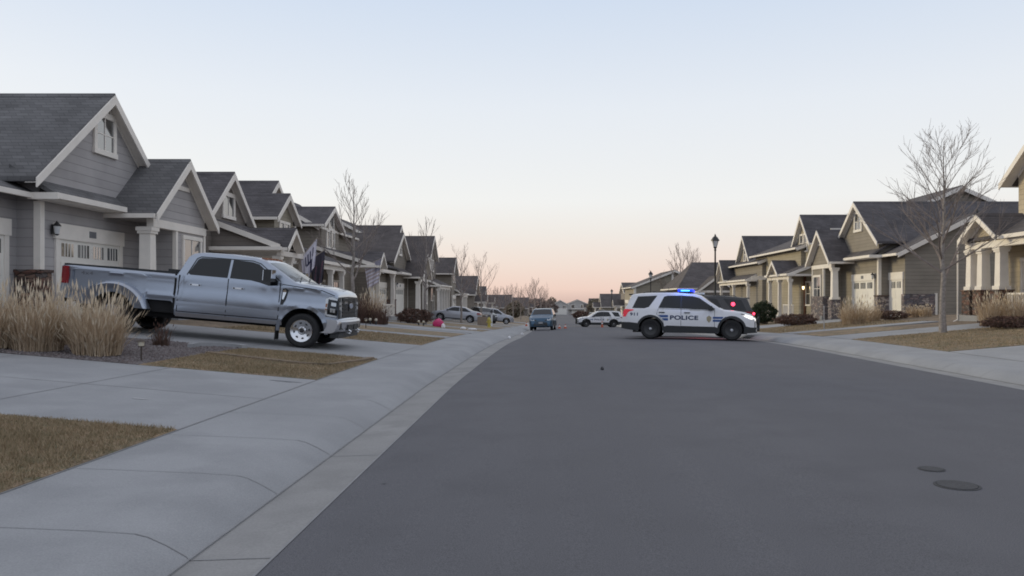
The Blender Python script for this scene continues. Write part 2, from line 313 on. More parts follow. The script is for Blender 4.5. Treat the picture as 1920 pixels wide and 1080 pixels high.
# ------------------------------------------------------------------ mesh builder
class MB:
    def __init__(s): s.v = []; s.f = []; s.mi = []
    def add(s, verts, faces, mi=0):
        o = len(s.v); s.v.extend(tuple(p) for p in verts)
        s.f.extend(tuple(i + o for i in f) for f in faces); s.mi.extend([mi] * len(faces))
    def hexa(s, P, mi=0):
        s.add(P, [(0, 3, 2, 1), (4, 5, 6, 7), (0, 1, 5, 4), (1, 2, 6, 5), (2, 3, 7, 6), (3, 0, 4, 7)], mi)
    def box(s, x0, x1, y0, y1, z0, z1, mi=0):
        s.hexa([(x0, y0, z0), (x1, y0, z0), (x1, y1, z0), (x0, y1, z0), (x0, y0, z1), (x1, y0, z1), (x1, y1, z1), (x0, y1, z1)], mi)
    def prism(s, A, B, mi=0):
        n = len(A); s.add(list(A) + list(B), [tuple(range(n - 1, -1, -1)), tuple(range(n, 2 * n))] + [(i, (i + 1) % n, n + (i + 1) % n, n + i) for i in range(n)], mi)
    def tube(s, pts, rad, sides=8, mi=0, cap=True):
        pts = [Vector(p) for p in pts]; rings = []
        for i, p in enumerate(pts):
            d = (pts[min(i + 1, len(pts) - 1)] - pts[max(i - 1, 0)])
            if d.length < 1e-9: d = Vector((0, 0, 1))
            d.normalize(); a = d.orthogonal().normalized() if i == 0 else (rings_a - d * rings_a.dot(d))
            if a.length < 1e-6: a = d.orthogonal()
            a.normalize(); rings_a = a; b = d.cross(a)
            r = rad[i] if hasattr(rad, '__len__') else rad
            rings.append([p + (a * math.cos(t) + b * math.sin(t)) * r for t in (2 * math.pi * k / sides for k in range(sides))])
        V = [q for r_ in rings for q in r_]; Fc = []
        for i in range(len(rings) - 1):
            for k in range(sides):
                k2 = (k + 1) % sides; Fc.append((i * sides + k, i * sides + k2, (i + 1) * sides + k2, (i + 1) * sides + k))
        if cap:
            Fc.append(tuple(range(sides - 1, -1, -1))); Fc.append(tuple((len(rings) - 1) * sides + k for k in range(sides)))
        s.add(V, Fc, mi)
    def lathe(s, prof, c=(0, 0, 0), axis='Z', sides=24, mi=0, close=True):
        """prof: (radius, height) pairs"""
        V = []; n = len(prof)
        for k in range(sides):
            t = 2 * math.pi * k / sides; cs, sn = math.cos(t), math.sin(t)
            for r, h in prof:
                if axis == 'Z': V.append((c[0] + r * cs, c[1] + r * sn, c[2] + h))
                else: V.append((c[0] + r * cs, c[1] + h, c[2] + r * sn))
        Fc = []
        for k in range(sides):
            k2 = (k + 1) % sides
            for i in range(n - 1):
                Fc.append((k * n + i, k2 * n + i, k2 * n + i + 1, k * n + i + 1))
        s.add(V, Fc, mi)
    def build(s, name, mats, parent=None, smooth=None, recalc=True, origin=None):
        me = bpy.data.meshes.new(name)
        o = Vector(origin) if origin is not None else Vector((0, 0, 0))
        me.from_pydata([(a - o.x, b - o.y, c - o.z) for a, b, c in s.v] if o.length else s.v, [], s.f)
        if not isinstance(mats, (list, tuple)): mats = [mats]
        for m in mats: me.materials.append(m)
        if len(mats) > 1: me.polygons.foreach_set('material_index', s.mi)
        if recalc:
            bm = bmesh.new(); bm.from_mesh(me); bmesh.ops.recalc_face_normals(bm, faces=bm.faces); bm.to_mesh(me); bm.free()
        if smooth is not None:
            me.polygons.foreach_set('use_smooth', [True] * len(me.polygons))
            me.set_sharp_from_angle(angle=R(smooth))
        me.update()
        ob = bpy.data.objects.new(name, me); COL.objects.link(ob)
        if parent: ob.parent = parent
        return ob
def tag(o, label=None, cat=None, group=None, kind=None):
    if label: o['label'] = label
    if cat: o['category'] = cat
    if group: o['group'] = group
    if kind: o['kind'] = kind
    return o
def empty(name, loc, rz=0, label=None, cat=None, group=None):
    o = bpy.data.objects.new(name, None); COL.objects.link(o); o.location = loc; o.rotation_euler = (0, 0, rz); o.empty_display_size = .3
    return tag(o, label, cat, group)
def copy_tree(o, parent=None):
    c = o.copy(); COL.objects.link(c); c.parent = parent
    for ch in list(o.children): copy_tree(ch, c)
    return c
def fast_mesh(name, V, Fq, mat, parent=None):
    V = np.asarray(V, dtype=np.float32); Fq = np.asarray(Fq, dtype=np.int32); k = Fq.shape[1]
    me = bpy.data.meshes.new(name); me.vertices.add(len(V)); me.vertices.foreach_set('co', V.ravel())
    me.loops.add(Fq.size); me.loops.foreach_set('vertex_index', Fq.ravel())
    me.polygons.add(len(Fq)); me.polygons.foreach_set('loop_start', np.arange(0, Fq.size, k, dtype=np.int32))
    me.update(calc_edges=True); me.materials.append(mat)
    ob = bpy.data.objects.new(name, me); COL.objects.link(ob)
    if parent: ob.parent = parent
    return ob

# ------------------------------------------------------------------ the ground
YS = [-12, -6, 0, 3, 6, 9, 12, 14, 16, 18, 20, 22, 24, 26, 28, 30, 32, 34, 37, 40, 44, 48, 52, 56, 60, 66, 72, 78, 85, 92, 100, 110, 120, 135, 150, 170, 190, 215, 240, 270, 300, 320, 340, 370, 400, 450, 520, 700]
def strip(name, offs, mat, smooth=30):
    """loft cross-sections: offs(y) -> list of (x, z)"""
    mb = MB(); rows = [offs(y) for y in YS]; n = len(rows[0]); V = []
    for y, r in zip(YS, rows): V += [(x, y, z) for x, z in r]
    Fc = [(i * n + k, i * n + k + 1, (i + 1) * n + k + 1, (i + 1) * n + k) for i in range(len(YS) - 1) for k in range(n - 1)]
    mb.add(V, Fc); return tag(mb.build(name, mat, smooth=smooth), kind='structure')
def road_sec(y):
    a, b = eL(y), eR(y); return [(a + (b - a) * t, road_z(a + (b - a) * t, y)) for t in np.linspace(0, 1, 13)]
road = strip('road', road_sec, M['asphalt'])
def side(sgn):
    e = eL if sgn < 0 else eR
    g = lambda y: sorted([(e(y) + sgn * d, rY(y) + z) for d, z in ((0, -.004), (.5, -.02))])
    c = lambda y: sorted([(e(y) + sgn * d, rY(y) + z) for d, z in ((.5, -.02), (.525, .005), (.64, .07), (.75, .12), (.83, .14), (1.1, .158), (SW, .2))])
    l = lambda y: sorted([(e(y) + sgn * d, rY(y) + z - (.03 if d > SW else 0)) for d, z in ((SW, .17), (SW + .05, .2), (SW + 3, .2 + 3 * SLOPE), (SW + 6, .2 + 6 * SLOPE), (SW + 10.5, .2 + 10.5 * SLOPE), (SW + 30, .2 + 10.5 * SLOPE), (SW + 90, 0.6), (SW + 600, -2))])
    return g, c, l
for sgn in (-1, 1):
    g, c, l = side(sgn)
    strip('gutter', g, M['gutter']); strip('sidewalk', c, M['concrete'], 50); strip('ground', l, M['soil'])

def ground_quad(name, y0, y1, d0, d1, sgn, mat, lift, kind='structure', ny=3, nd=8, skew=0):
    e = eL if sgn < 0 else eR; mb = MB(); V = []
    for i in range(ny + 1):
        for k in range(nd + 1):
            d = d0 + (d1 - d0) * k / nd; y = y0 + (y1 - y0) * i / ny + skew * d
            V.append((e(y) + sgn * (SW + d), y, lot_z(d, y) + lift))
    Fc = [(i * (nd + 1) + k, i * (nd + 1) + k + 1, (i + 1) * (nd + 1) + k + 1, (i + 1) * (nd + 1) + k) for i in range(ny) for k in range(nd)]
    top = len(V); mb.add(V, Fc)
    # skirt so the slab has thickness
    loop = [k for k in range(nd + 1)] + [(i) * (nd + 1) + nd for i in range(1, ny + 1)] + [ny * (nd + 1) + k for k in range(nd - 1, -1, -1)] + [i * (nd + 1) for i in range(ny - 1, 0, -1)]
    W = [V[i] for i in loop] + [(V[i][0], V[i][1], V[i][2] - .08) for i in loop]; n = len(loop)
    mb.add(W, [(i, (i + 1) % n, n + (i + 1) % n, n + i) for i in range(n)])
    return tag(mb.build(name, mat, smooth=30), kind=kind)
def driveway(sgn, y0, y1, d1): return ground_quad('driveway', y0, y1, 0, d1, sgn, M['concrete'], .006)
for y0, y1, d1 in ((7.9, 12.7, 9.6), (17.1, 22.2, 9.35), (33.6, 38.4, 9), (43.6, 46.6, 9), (60, 64.5, 9), (70.5, 77, 11), (82, 88, 10), (93, 98, 9), (112, 117, 9)):
    driveway(-1, y0, y1, d1)
for y0, y1, d1 in ((12.6, 19.5, 9.4), (25.8, 28.4, 8), (42.0, 47.6, 8.8), (62, 67, 9), (74, 79, 9), (92, 97, 9), (112, 117, 9)):
    driveway(1, y0, y1, d1)
# walks
ground_quad('path', 26.6, 27.8, 0, 7.6, -1, M['concrete'], .012)
ground_quad('path', 31.6, 32.8, 0, 6.0, -1, M['concrete'], .012)
ground_quad('path', 32.0, 33.6, 0, 6.2, 1, M['concrete'], .012)
# lawns between driveways
LAWNS = [(-1, 1, 7.88, 0, 11, 0), (-1, 12.72, 17.08, 0, 2.95, 0), (-1, 22.3, 26.5, 0, 6, 0), (-1, 27.9, 31.5, 0, 5, 0), (-1, 38.5, 43.5, 0, 7, 0), (-1, 46.7, 59.9, 0, 7, 0), (-1, 64.6, 70.4, 0, 7, 0), (-1, 77.1, 81.9, 0, 8, 0), (-1, 88.1, 92.9, 0, 8, 0),
         (1, 19.6, 25.7, 0, 6.0, 0), (1, 33.7, 41.9, 0, 6.5, 0), (1, 28.5, 31.9, 0, 3.5, 0), (1, 47.7, 61.9, 0, 7, 0), (1, 67.1, 73.9, 0, 8, 0)]
for sg, y0, y1, d0, d1, sk in LAWNS:
    ground_quad('lawn', y0, y1, d0, d1, sg, M['lawn'], .012, ny=4, nd=10)
ground_quad('gravel', 12.72, 17.08, 2.96, 9.6, -1, M['gravel'], .012, nd=8)
# concrete joints
def joint_line(pts, w=.014, lift=.004):
    mb = MB(); V = []
    for i, p in enumerate(pts):
        p = Vector(p); d = Vector(pts[min(i + 1, len(pts) - 1)]) - Vector(pts[max(i - 1, 0)]); d.z = 0; d.normalize(); q = Vector((-d.y, d.x, 0)) * w / 2
        V += [p - q + Vector((0, 0, lift)), p + q + Vector((0, 0, lift))]
    mb.add(V, [(2 * i, 2 * i + 1, 2 * i + 3, 2 * i + 2) for i in range(len(pts) - 1)])
    return mb
jm = MB(); jf = MB()
for sgn in (-1, 1):
    e = eL if sgn < 0 else eR
    for k in range(40):
        y = 1.56 + k * 1.52
        prof = ((.5, -.02), (.525, .005), (.64, .07), (.75, .12), (.83, .14), (1.1, .158), (SW, .2))
        b = joint_line([(e(y) + sgn * d, y, rY(y) + z) for d, z in prof[:5]], .008 if k % 2 else .012)
        jm.add(b.v, b.f)
        b = joint_line([(e(y) + sgn * d, y, rY(y) + z) for d, z in prof[4:]], .007); jf.add(b.v, b.f)
        if k % 2 == 0:
            b = joint_line([(e(y) + sgn * d, y, rY(y) + z) for d, z in ((0, -.004), (.5, -.02))], .012); jm.add(b.v, b.f)
    # line where driveways meet the walk, and the gutter seam
    for off, z, w in ((SW - .01, .2, .022), (.505, -.014, .016), (.0, 0.001, .02)):
        b = joint_line([(e(y) + sgn * off, y, rY(y) + z) for y in np.arange(0, 90, 1.5)], w); jm.add(b.v, b.f)
for sgn, ys, ds in ((-1, (7.9, 12.7), (2.4, 4.9)), (-1, (17.1, 22.2), (3.0, 6.0)), (1, (12.6, 19.5), (3.0, 6.0)), (1, (25.8, 28.4), (3.0, 5.5))):
    e = eL if sgn < 0 else eR
    for d in ds:
        b = joint_line([(e(y) + sgn * (SW + d), y, lot_z(d, y) + .006) for y in np.linspace(ys[0], ys[1], 6)], .014); jm.add(b.v, b.f)
    ym = sum(ys) / 2
    b = joint_line([(e(ym) + sgn * (SW + d), ym, lot_z(d, ym) + .006) for d in np.linspace(0, 9, 12)], .014); jm.add(b.v, b.f)
tag(jf.build('sidewalk_joints', M['joint_faint'], recalc=False), kind='structure')
tag(jm.build('pavement_joints', M['joint'], recalc=False), kind='structure')

def stain(name, x, y, rx, ry, mat, seed, lift=.011):
    rn = random.Random(seed); mb = MB(); n = 22; c0 = len(mb.v); V = [(x, y, gz(x, y) + lift)]
    for k in range(n):
        t = 2 * math.pi * k / n; q = rn.uniform(.6, 1.1); xx, yy = x + rx * q * math.cos(t), y + ry * q * math.sin(t); V.append((xx, yy, gz(xx, yy) + lift))
    mb.add(V, [(0, 1 + k, 1 + (k + 1) % n) for k in range(n)]); return tag(mb.build(name, mat, recalc=False), kind='structure')
p_ = on_ground(535, 12.2); stain('stain', p_.x, p_.y, .28, .07, M['damp'], 1)
p_ = on_ground(262, 9.5); stain('chalk_mark', p_.x, p_.y, .12, .03, M['chalk'], 2)
for px_, Y_, a_, b_, q_ in ((720, 900 and 6.4, .02, .02, 3), (105, 5.2, .015, .02, 4)):
    p_ = on_ground(px_, Y_); stain('stain', p_.x, p_.y, a_, b_, M['damp'] if p_.x < -1.6 else M['tar'], q_, .006)
def blades(name, n, region, h, w, mat, seed, kind='stuff', lift=.015):
    rg = np.random.default_rng(seed); P = []
    sg, y0, y1, d0, d1 = region; e = eL if sg < 0 else eR
    y = rg.uniform(y0, y1, n); d = rg.uniform(d0, d1, n)
    ev = np.array([e(t) for t in y]); x = ev + sg * (SW + d); z = np.array([lot_z(a, b) for a, b in zip(d, y)]) + lift
    # patchy height
    a = rg.uniform(0, 2 * np.pi, n); hh = h * rg.uniform(.45, 1.15, n) * (.75 + .35 * np.sin(x * 2.1 + 1.3 * np.sin(y * 1.7)) * np.cos(y * 1.9)); ln = rg.uniform(.2, .9, n) * hh
    b = rg.uniform(0, 2 * np.pi, n); bx, by = np.cos(b) * w / 2, np.sin(b) * w / 2
    V = np.empty((n, 3, 3)); V[:, 0] = np.stack([x - bx, y - by, z], 1); V[:, 1] = np.stack([x + bx, y + by, z], 1)
    V[:, 2] = np.stack([x + np.cos(a) * ln, y + np.sin(a) * ln, z + hh], 1)
    ob = fast_mesh(name, V.reshape(-1, 3), np.arange(3 * n).reshape(-1, 3), mat)
    return tag(ob, kind=kind)
tag(blades('grass', 60000, (-1, 4.2, 7.86, .0, 3.4), .05, .007, M['blade'], 1), 'dormant tan lawn in the near left corner by the sidewalk', 'grass')
tag(blades('grass', 26000, (-1, 12.74, 17.06, .0, 2.9), .05, .010, M['blade'], 2), 'dry lawn patch beside the truck driveway', 'grass')
tag(blades('grass', 14000, (-1, 22.32, 26.5, .0, 5.8), .05, .016, M['blade'], 3), 'dry lawn patch in front of the bare left tree', 'grass')
tag(blades('grass', 18000, (1, 19.62, 25.68, .0, 5.8), .05, .014, M['blade'], 4), 'dry lawn island around the large bare right tree', 'grass')
tag(blades('grass', 10000, (1, 33.7, 41.9, .0, 6.3), .06, .02, M['blade'], 5), 'dry tan lawn beyond the right walkway', 'grass')
# pebbles of the rock bed
rg = np.random.default_rng(11); mb = MB()
ico = [(-.5, -.5, 0), (.5, -.45, 0), (.55, .5, 0), (-.45, .5, 0), (0, 0, .6)]
for k in range(9000):
    d = rg.uniform(2.98, 9.4) if k > 4500 else rg.uniform(2.98, 5.5); y = rg.uniform(12.75, 17.05)
    c = Vector((eL(y) - SW - d, y, lot_z(d, y) + .008)); sz = rg.uniform(.018, .05); a = rg.uniform(0, 6.28)
    mb.add([(c.x + sz * (p[0] * math.cos(a) - p[1] * math.sin(a)), c.y + sz * (p[0] * math.sin(a) + p[1] * math.cos(a)), c.z + sz * p[2] * rg.uniform(.7, 1.2)) for p in ico], [(0, 1, 4), (1, 2, 4), (2, 3, 4), (3, 0, 4)])
tag(mb.build('pebbles', M['pebble'], recalc=False), 'purple grey rock mulch beside the silver truck', 'pebbles', kind='stuff')

# ------------------------------------------------------------------ houses
class House:
    """u = distance from the camera line away from the street, s = side (-1 left, 1 right)"""
    def __init__(s, name, s_, u, y, z, wall, roof, label, trim='trim', group=None):
        s.s = s_; s.o = Vector((s_ * u, y, z)); s.z0 = z
        s.root = empty(name, s.o, 0, label, 'house', group)
        s.mats = dict(wall=wall, roof=roof, trim=trim, ridge_cap=roof); s.mb = {}
    def get(s, part):
        if part not in s.mb: s.mb[part] = MB()
        return s.mb[part]
    def P(s, u, y, z): return (s.s * u, y, z)
    def get_piece(s, part):
        if part == 'wall': return s.get(part)
        m = MB(); s.mb.setdefault(part, []).append(m); return m
    def box(s, part, u0, u1, y0, y1, z0, z1):
        s.get_piece(part).box(min(s.s * u0, s.s * u1), max(s.s * u0, s.s * u1), min(y0, y1), max(y0, y1), z0, z1)
    def pu(s, part, prof, u0, u1): s.get_piece(part).prism([s.P(u0, y, z) for y, z in prof], [s.P(u1, y, z) for y, z in prof])
    def py(s, part, prof, y0, y1): s.get_piece(part).prism([s.P(u, y0, z) for u, z in prof], [s.P(u, y1, z) for u, z in prof])
    def one(s, name, mb, mat, parent=None, smooth=None):
        return mb.build(name, mat, parent or s.root, smooth=smooth, origin=s.o)
    def gable_u(s, u0, u1, yc, hw, zf, ze, za, ov=.38, fo=.3, wall='wall', roof='roof', rake=.24, w0=None, w1=None, gut=(-1, 1)):
        """ridge away from the street, gable end facing the street at u0; ze/za = roof top at the eave and the ridge"""
        k = (za - ze) / hw; t = .12
        if zf is not None:
            y0 = yc - hw + ov if w0 is None else w0; y1 = yc + hw - ov if w1 is None else w1
            s.pu(wall, [(y0, zf), (y1, zf), (y1, za - k * abs(y1 - yc) - t - .01), (yc, za - t - .01), (y0, za - k * abs(y0 - yc) - t - .01)], u0, u1)
        s.pu(roof, [(yc - hw, ze), (yc, za), (yc + hw, ze), (yc + hw, ze - t), (yc, za - t), (yc - hw, ze - t)], u0 - fo, u1 + .2)
        s.pu('ridge_cap', [(yc - .15, za - k * .15 + .012), (yc, za + .03), (yc + .15, za - k * .15 + .012), (yc, za + .004)], u0 - fo - .02, u1 + .2)
        d = rake
        s.pu('rake_board', [(yc - hw - .01, ze - .03), (yc, za - .03), (yc + hw + .01, ze - .03), (yc + hw + .01, ze - .03 - d), (yc, za - .03 - d * 1.15), (yc - hw - .01, ze - .03 - d)], u0 - fo - .045, u0 - fo - .002)
        # soffit boards and an inner trim line on the wall
        for q in (-1, 1):
            s.pu('soffit', [(yc + q * (hw - .02), ze - t - .012), (yc + q * .02, za - t - .012), (yc + q * .02, za - t - .03), (yc + q * (hw - .02), ze - t - .03)], u0 - fo, u0 - .002) if fo > .05 else None
            if q in gut: s.box('gutter', u0 - fo + .02, u1 + .1, yc + q * (hw + .002), yc + q * (hw + .11), ze - .16, ze - .03)
        if zf is not None:
            s.pu('frieze_board', [(yc - hw + ov + .01, ze + k * ov - t - .03), (yc, za - t - .03), (yc + hw - ov - .01, ze + k * ov - t - .03), (yc + hw - ov - .01, ze + k * ov - t - .13), (yc, za - t - .15), (yc - hw + ov + .01, ze + k * ov - t - .13)], u0 - .03, u0 - .004)
    def gable_y(s, y0, y1, uc, hw, zf, ze, za, ov=.4, fo=.3, wall='wall', roof='roof', rake=.24, w0=None, w1=None):
        """ridge along the street, gable end facing the camera at y0"""
        k = (za - ze) / hw; t = .12
        if zf is not None:
            a = uc - hw + ov if w0 is None else w0; b = uc + hw - ov if w1 is None else w1
            s.py(wall, [(a, zf), (b, zf), (b, za - k * abs(b - uc) - t - .01), (uc, za - t - .01), (a, za - k * abs(a - uc) - t - .01)], y0, y1)
        s.py(roof, [(uc - hw, ze), (uc, za), (uc + hw, ze), (uc + hw, ze - t), (uc, za - t), (uc - hw, ze - t)], y0 - fo, y1 + fo)
        s.py('ridge_cap', [(uc - .15, za - k * .15 + .012), (uc, za + .03), (uc + .15, za - k * .15 + .012), (uc, za + .004)], y0 - fo - .02, y1 + fo)
        d = rake
        for ya, yb in ((y0 - fo - .045, y0 - fo - .002), (y1 + fo + .002, y1 + fo + .045)):
            s.py('rake_board', [(uc - hw - .01, ze - .03), (uc, za - .03), (uc + hw + .01, ze - .03), (uc + hw + .01, ze - .03 - d), (uc, za - .03 - d * 1.15), (uc - hw - .01, ze - .03 - d)], ya, yb)
        s.box('gutter', uc - hw - .11, uc - hw - .002, y0 - fo, y1 + fo, ze - .16, ze - .03)
    def window(s, u, y, z, w, h, grid=(2, 2), frame=.11, sill=True, label=None):
        """centre z, in a wall facing the street"""
        fr = MB(); X = lambda a, b, *r: fr.box(min(s.s * a, s.s * b), max(s.s * a, s.s * b), *r)
        y0, y1, z0, z1 = y - w / 2, y + w / 2, z - h / 2, z + h / 2
        X(u - .06, u + .01, y0 - frame, y0, z0, z1); X(u - .06, u + .01, y1, y1 + frame, z0, z1)
        X(u - .07, u + .01, y0 - frame - .02, y1 + frame + .02, z1, z1 + frame * 1.2); X(u - .08, u + .01, y0 - frame - .03, y1 + frame + .03, z0 - frame, z0)
        for i in range(1, grid[0]): yy = y0 + w * i / grid[0]; X(u - .035, u + .01, yy - .022, yy + .022, z0, z1)
        for i in range(1, grid[1]): zz = z0 + h * i / grid[1]; X(u - .033, u + .01, y0, y1, zz - .018, zz + .018)
        f = s.one('window', fr, M['trim'])
        p = MB(); p.box(min(s.s * (u - .02), s.s * (u + .008)), max(s.s * (u - .02), s.s * (u + .008)), y0, y1, z0, z1); s.one('pane', p, M['glass'], f)
        if label: f['label'] = label
        return f
    def window_side(s, y, u, z, w, h, grid=(1, 2), frame=.1):
        fr = MB(); X = lambda a, b, c, d, e, f: fr.box(min(s.s * a, s.s * b), max(s.s * a, s.s * b), c, d, e, f)
        u0, u1, z0, z1 = u - w / 2, u + w / 2, z - h / 2, z + h / 2
        X(u0 - frame, u0, y - .06, y + .01, z0, z1); X(u1, u1 + frame, y - .06, y + .01, z0, z1)
        X(u0 - frame - .02, u1 + frame + .02, y - .07, y + .01, z1, z1 + frame); X(u0 - frame - .02, u1 + frame + .02, y - .08, y + .01, z0 - frame, z0)
        for i in range(1, grid[0]): uu = u0 + w * i / grid[0]; X(uu - .02, uu + .02, y - .035, y + .01, z0, z1)
        for i in range(1, grid[1]): zz = z0 + h * i / grid[1]; X(u0, u1, y - .033, y + .01, zz - .018, zz + .018)
        f = s.one('window', fr, M['trim'])
        p = MB(); X2 = (min(s.s * u0, s.s * u1), max(s.s * u0, s.s * u1)); p.box(X2[0], X2[1], y - .02, y + .008, z0, z1); s.one('pane', p, M['glass'], f)
        return f
    def garage(s, u, y0, y1, z0, h=2.15, panes=4, header=.42, mat='door_white', rec=.12, frame=.16):
        d = MB(); X = lambda m, a, b, *r: m.box(min(s.s * a, s.s * b), max(s.s * a, s.s * b), *r)
        z1 = z0 + h
        X(d, u - .02, u + .02, y0, y1, z0, z1)
        ncol = max(2, round((y1 - y0) / .75)); rows = 4; ph = h / rows
        for r_ in range(rows - 1):
            for c in range(ncol):
                a = y0 + (y1 - y0) * (c + .08) / ncol; b = y0 + (y1 - y0) * (c + .92) / ncol
                X(d, u - .032, u - .02, a, b, z0 + r_ * ph + .06, z0 + (r_ + 1) * ph - .06)
        g = s.one('garage_door', d, M[mat])
        for c in range(panes):
            a = y0 + (y1 - y0) * (c + .14) / panes; b = y0 + (y1 - y0) * (c + .86) / panes
            p = MB(); X(p, u - .026, u - .021, a, b, z1 - ph + .08, z1 - .1); s.one('pane', p, M['glass'], g)
            q = MB()
            for i in range(1, 4):
                yy = a + (b - a) * i / 4; X(q, u - .034, u - .0265, yy - .018, yy + .018, z1 - ph + .08, z1 - .1)
            s.one('muntin', q, M[mat], g)
        t = MB()
        X(t, u - rec - .03, u + .012, y0 - frame, y0, z0, z1); X(t, u - rec - .03, u + .012, y1, y1 + frame, z0, z1)
        X(t, u - rec - .05, u + .012, y0 - frame - .06, y1 + frame + .06, z1, z1 + header); s.one('garage_frame', t, M['trim'])
        return g
    def column(s, u, y, z0, z1, w=.36, base=0, stone_='stone_red', taper=.85):
        c = MB(); x = s.s * u
        zb = z0 + base; h = w / 2; g = h * taper
        c.hexa([(x - h, y - h, zb), (x + h, y - h, zb), (x + h, y + h, zb), (x - h, y + h, zb), (x - g, y - g, z1 - .12), (x + g, y - g, z1 - .12), (x + g, y + g, z1 - .12), (x - g, y + g, z1 - .12)])
        c.box(x - h - .05, x + h + .05, y - h - .05, y + h + .05, z1 - .12, z1); c.box(x - h - .05, x + h + .05, y - h - .05, y + h + .05, zb - .002, zb + .14)
        c.box(x - h - .02, x + h + .02, y - h - .02, y + h + .02, z1 - .2, z1 - .12)
        o = s.one('column', c, M['trim'])
        if base:
            b = MB(); b.box(x - h - .1, x + h + .1, y - h - .1, y + h + .1, z0 - .3, zb - .06); b.box(x - h - .14, x + h + .14, y - h - .14, y + h + .14, zb - .06, zb - .003)
            s.one('column_base', b, M[stone_], o)
        return o
    def lantern(s, u, y, z, lit=False):
        x = s.s * (u - .12); b = MB(); b.box(min(s.s * u, s.s * (u - .03)), max(s.s * u, s.s * (u - .03)), y - .06, y + .06, z - .1, z + .16)
        b.tube([(s.s * (u - .02), y, z + .05), (x, y, z + .25), (x, y, z + .2)], .014, 6)
        b.lathe([(.0, .24), (.03, .22), (.1, .13), (.1, .11), (.0, .11)], (x, y, z), 'Z', 8); b.lathe([(.0, -.14), (.04, -.12), (.055, -.1), (0, -.1)], (x, y, z), 'Z', 8)
        o = s.one('wall_lantern', b, M['black_metal'])
        g = MB(); g.lathe([(0, -.1), (.05, -.1), (.085, .11), (0, .11)], (x, y, z), 'Z', 8); s.one('lamp_glass', g, M['warm_lamp'] if lit else M['lamp_glass'], o)
    def door(s, u, y, z0, w=.95, h=2.1, mat='front_door'):
        d = MB(); X = lambda m, a, b, *r: m.box(min(s.s * a, s.s * b), max(s.s * a, s.s * b), *r)
        X(d, u - .03, u + .01, y - w / 2, y + w / 2, z0, z0 + h); o = s.one('door', d, M[mat])
        t = MB(); X(t, u - .06, u + .01, y - w / 2 - .11, y - w / 2, z0, z0 + h); X(t, u - .06, u + .01, y + w / 2, y + w / 2 + .11, z0, z0 + h); X(t, u - .07, u + .01, y - w / 2 - .14, y + w / 2 + .14, z0 + h, z0 + h + .14); s.one('door_frame', t, M['trim'], o)
        k = MB(); k.lathe([(0, -.03), (.03, 0), (0, .03)], (s.s * (u - .06), y + w * .38, z0 + 1), 'Z', 8); s.one('handle', k, M['chrome'], o)
    def railing(s, u, y0, y1, z, h=.85):
        r = MB(); r.box(min(s.s * (u - .04), s.s * (u + .04)), max(s.s * (u - .04), s.s * (u + .04)), y0, y1, z + h - .07, z + h)
        r.box(min(s.s * (u - .03), s.s * (u + .03)), max(s.s * (u - .03), s.s * (u + .03)), y0, y1, z + .08, z + .14)
        n = int(abs(y1 - y0) / .13)
        for i in range(n + 1):
            y = y0 + (y1 - y0) * i / n; r.box(s.s * u - .018, s.s * u + .018, y - .018, y + .018, z + .14, z + h - .07)
        s.one('railing', r, M['trim'])
    def downspout(s, u, y, z0, z1):
        d = MB(); x = s.s * u; d.tube([(x, y, z1), (x, y, z0 + .15), (x - s.s * .25, y, z0)], .03, 6); s.one('downspout', d, M['trim'])
    def pipe(s, u, y, z):
        d = MB(); d.tube([(s.s * u, y, z - .5), (s.s * u, y, z + .35)], .05, 8); s.one('vent_pipe', d, M['black_metal'])
    def done(s):
        for part, mb in s.mb.items():
            mat = M[s.mats[part]] if part in s.mats else M['trim']
            for m in (mb if isinstance(mb, list) else [mb]): s.one(part, m, mat)
        return s

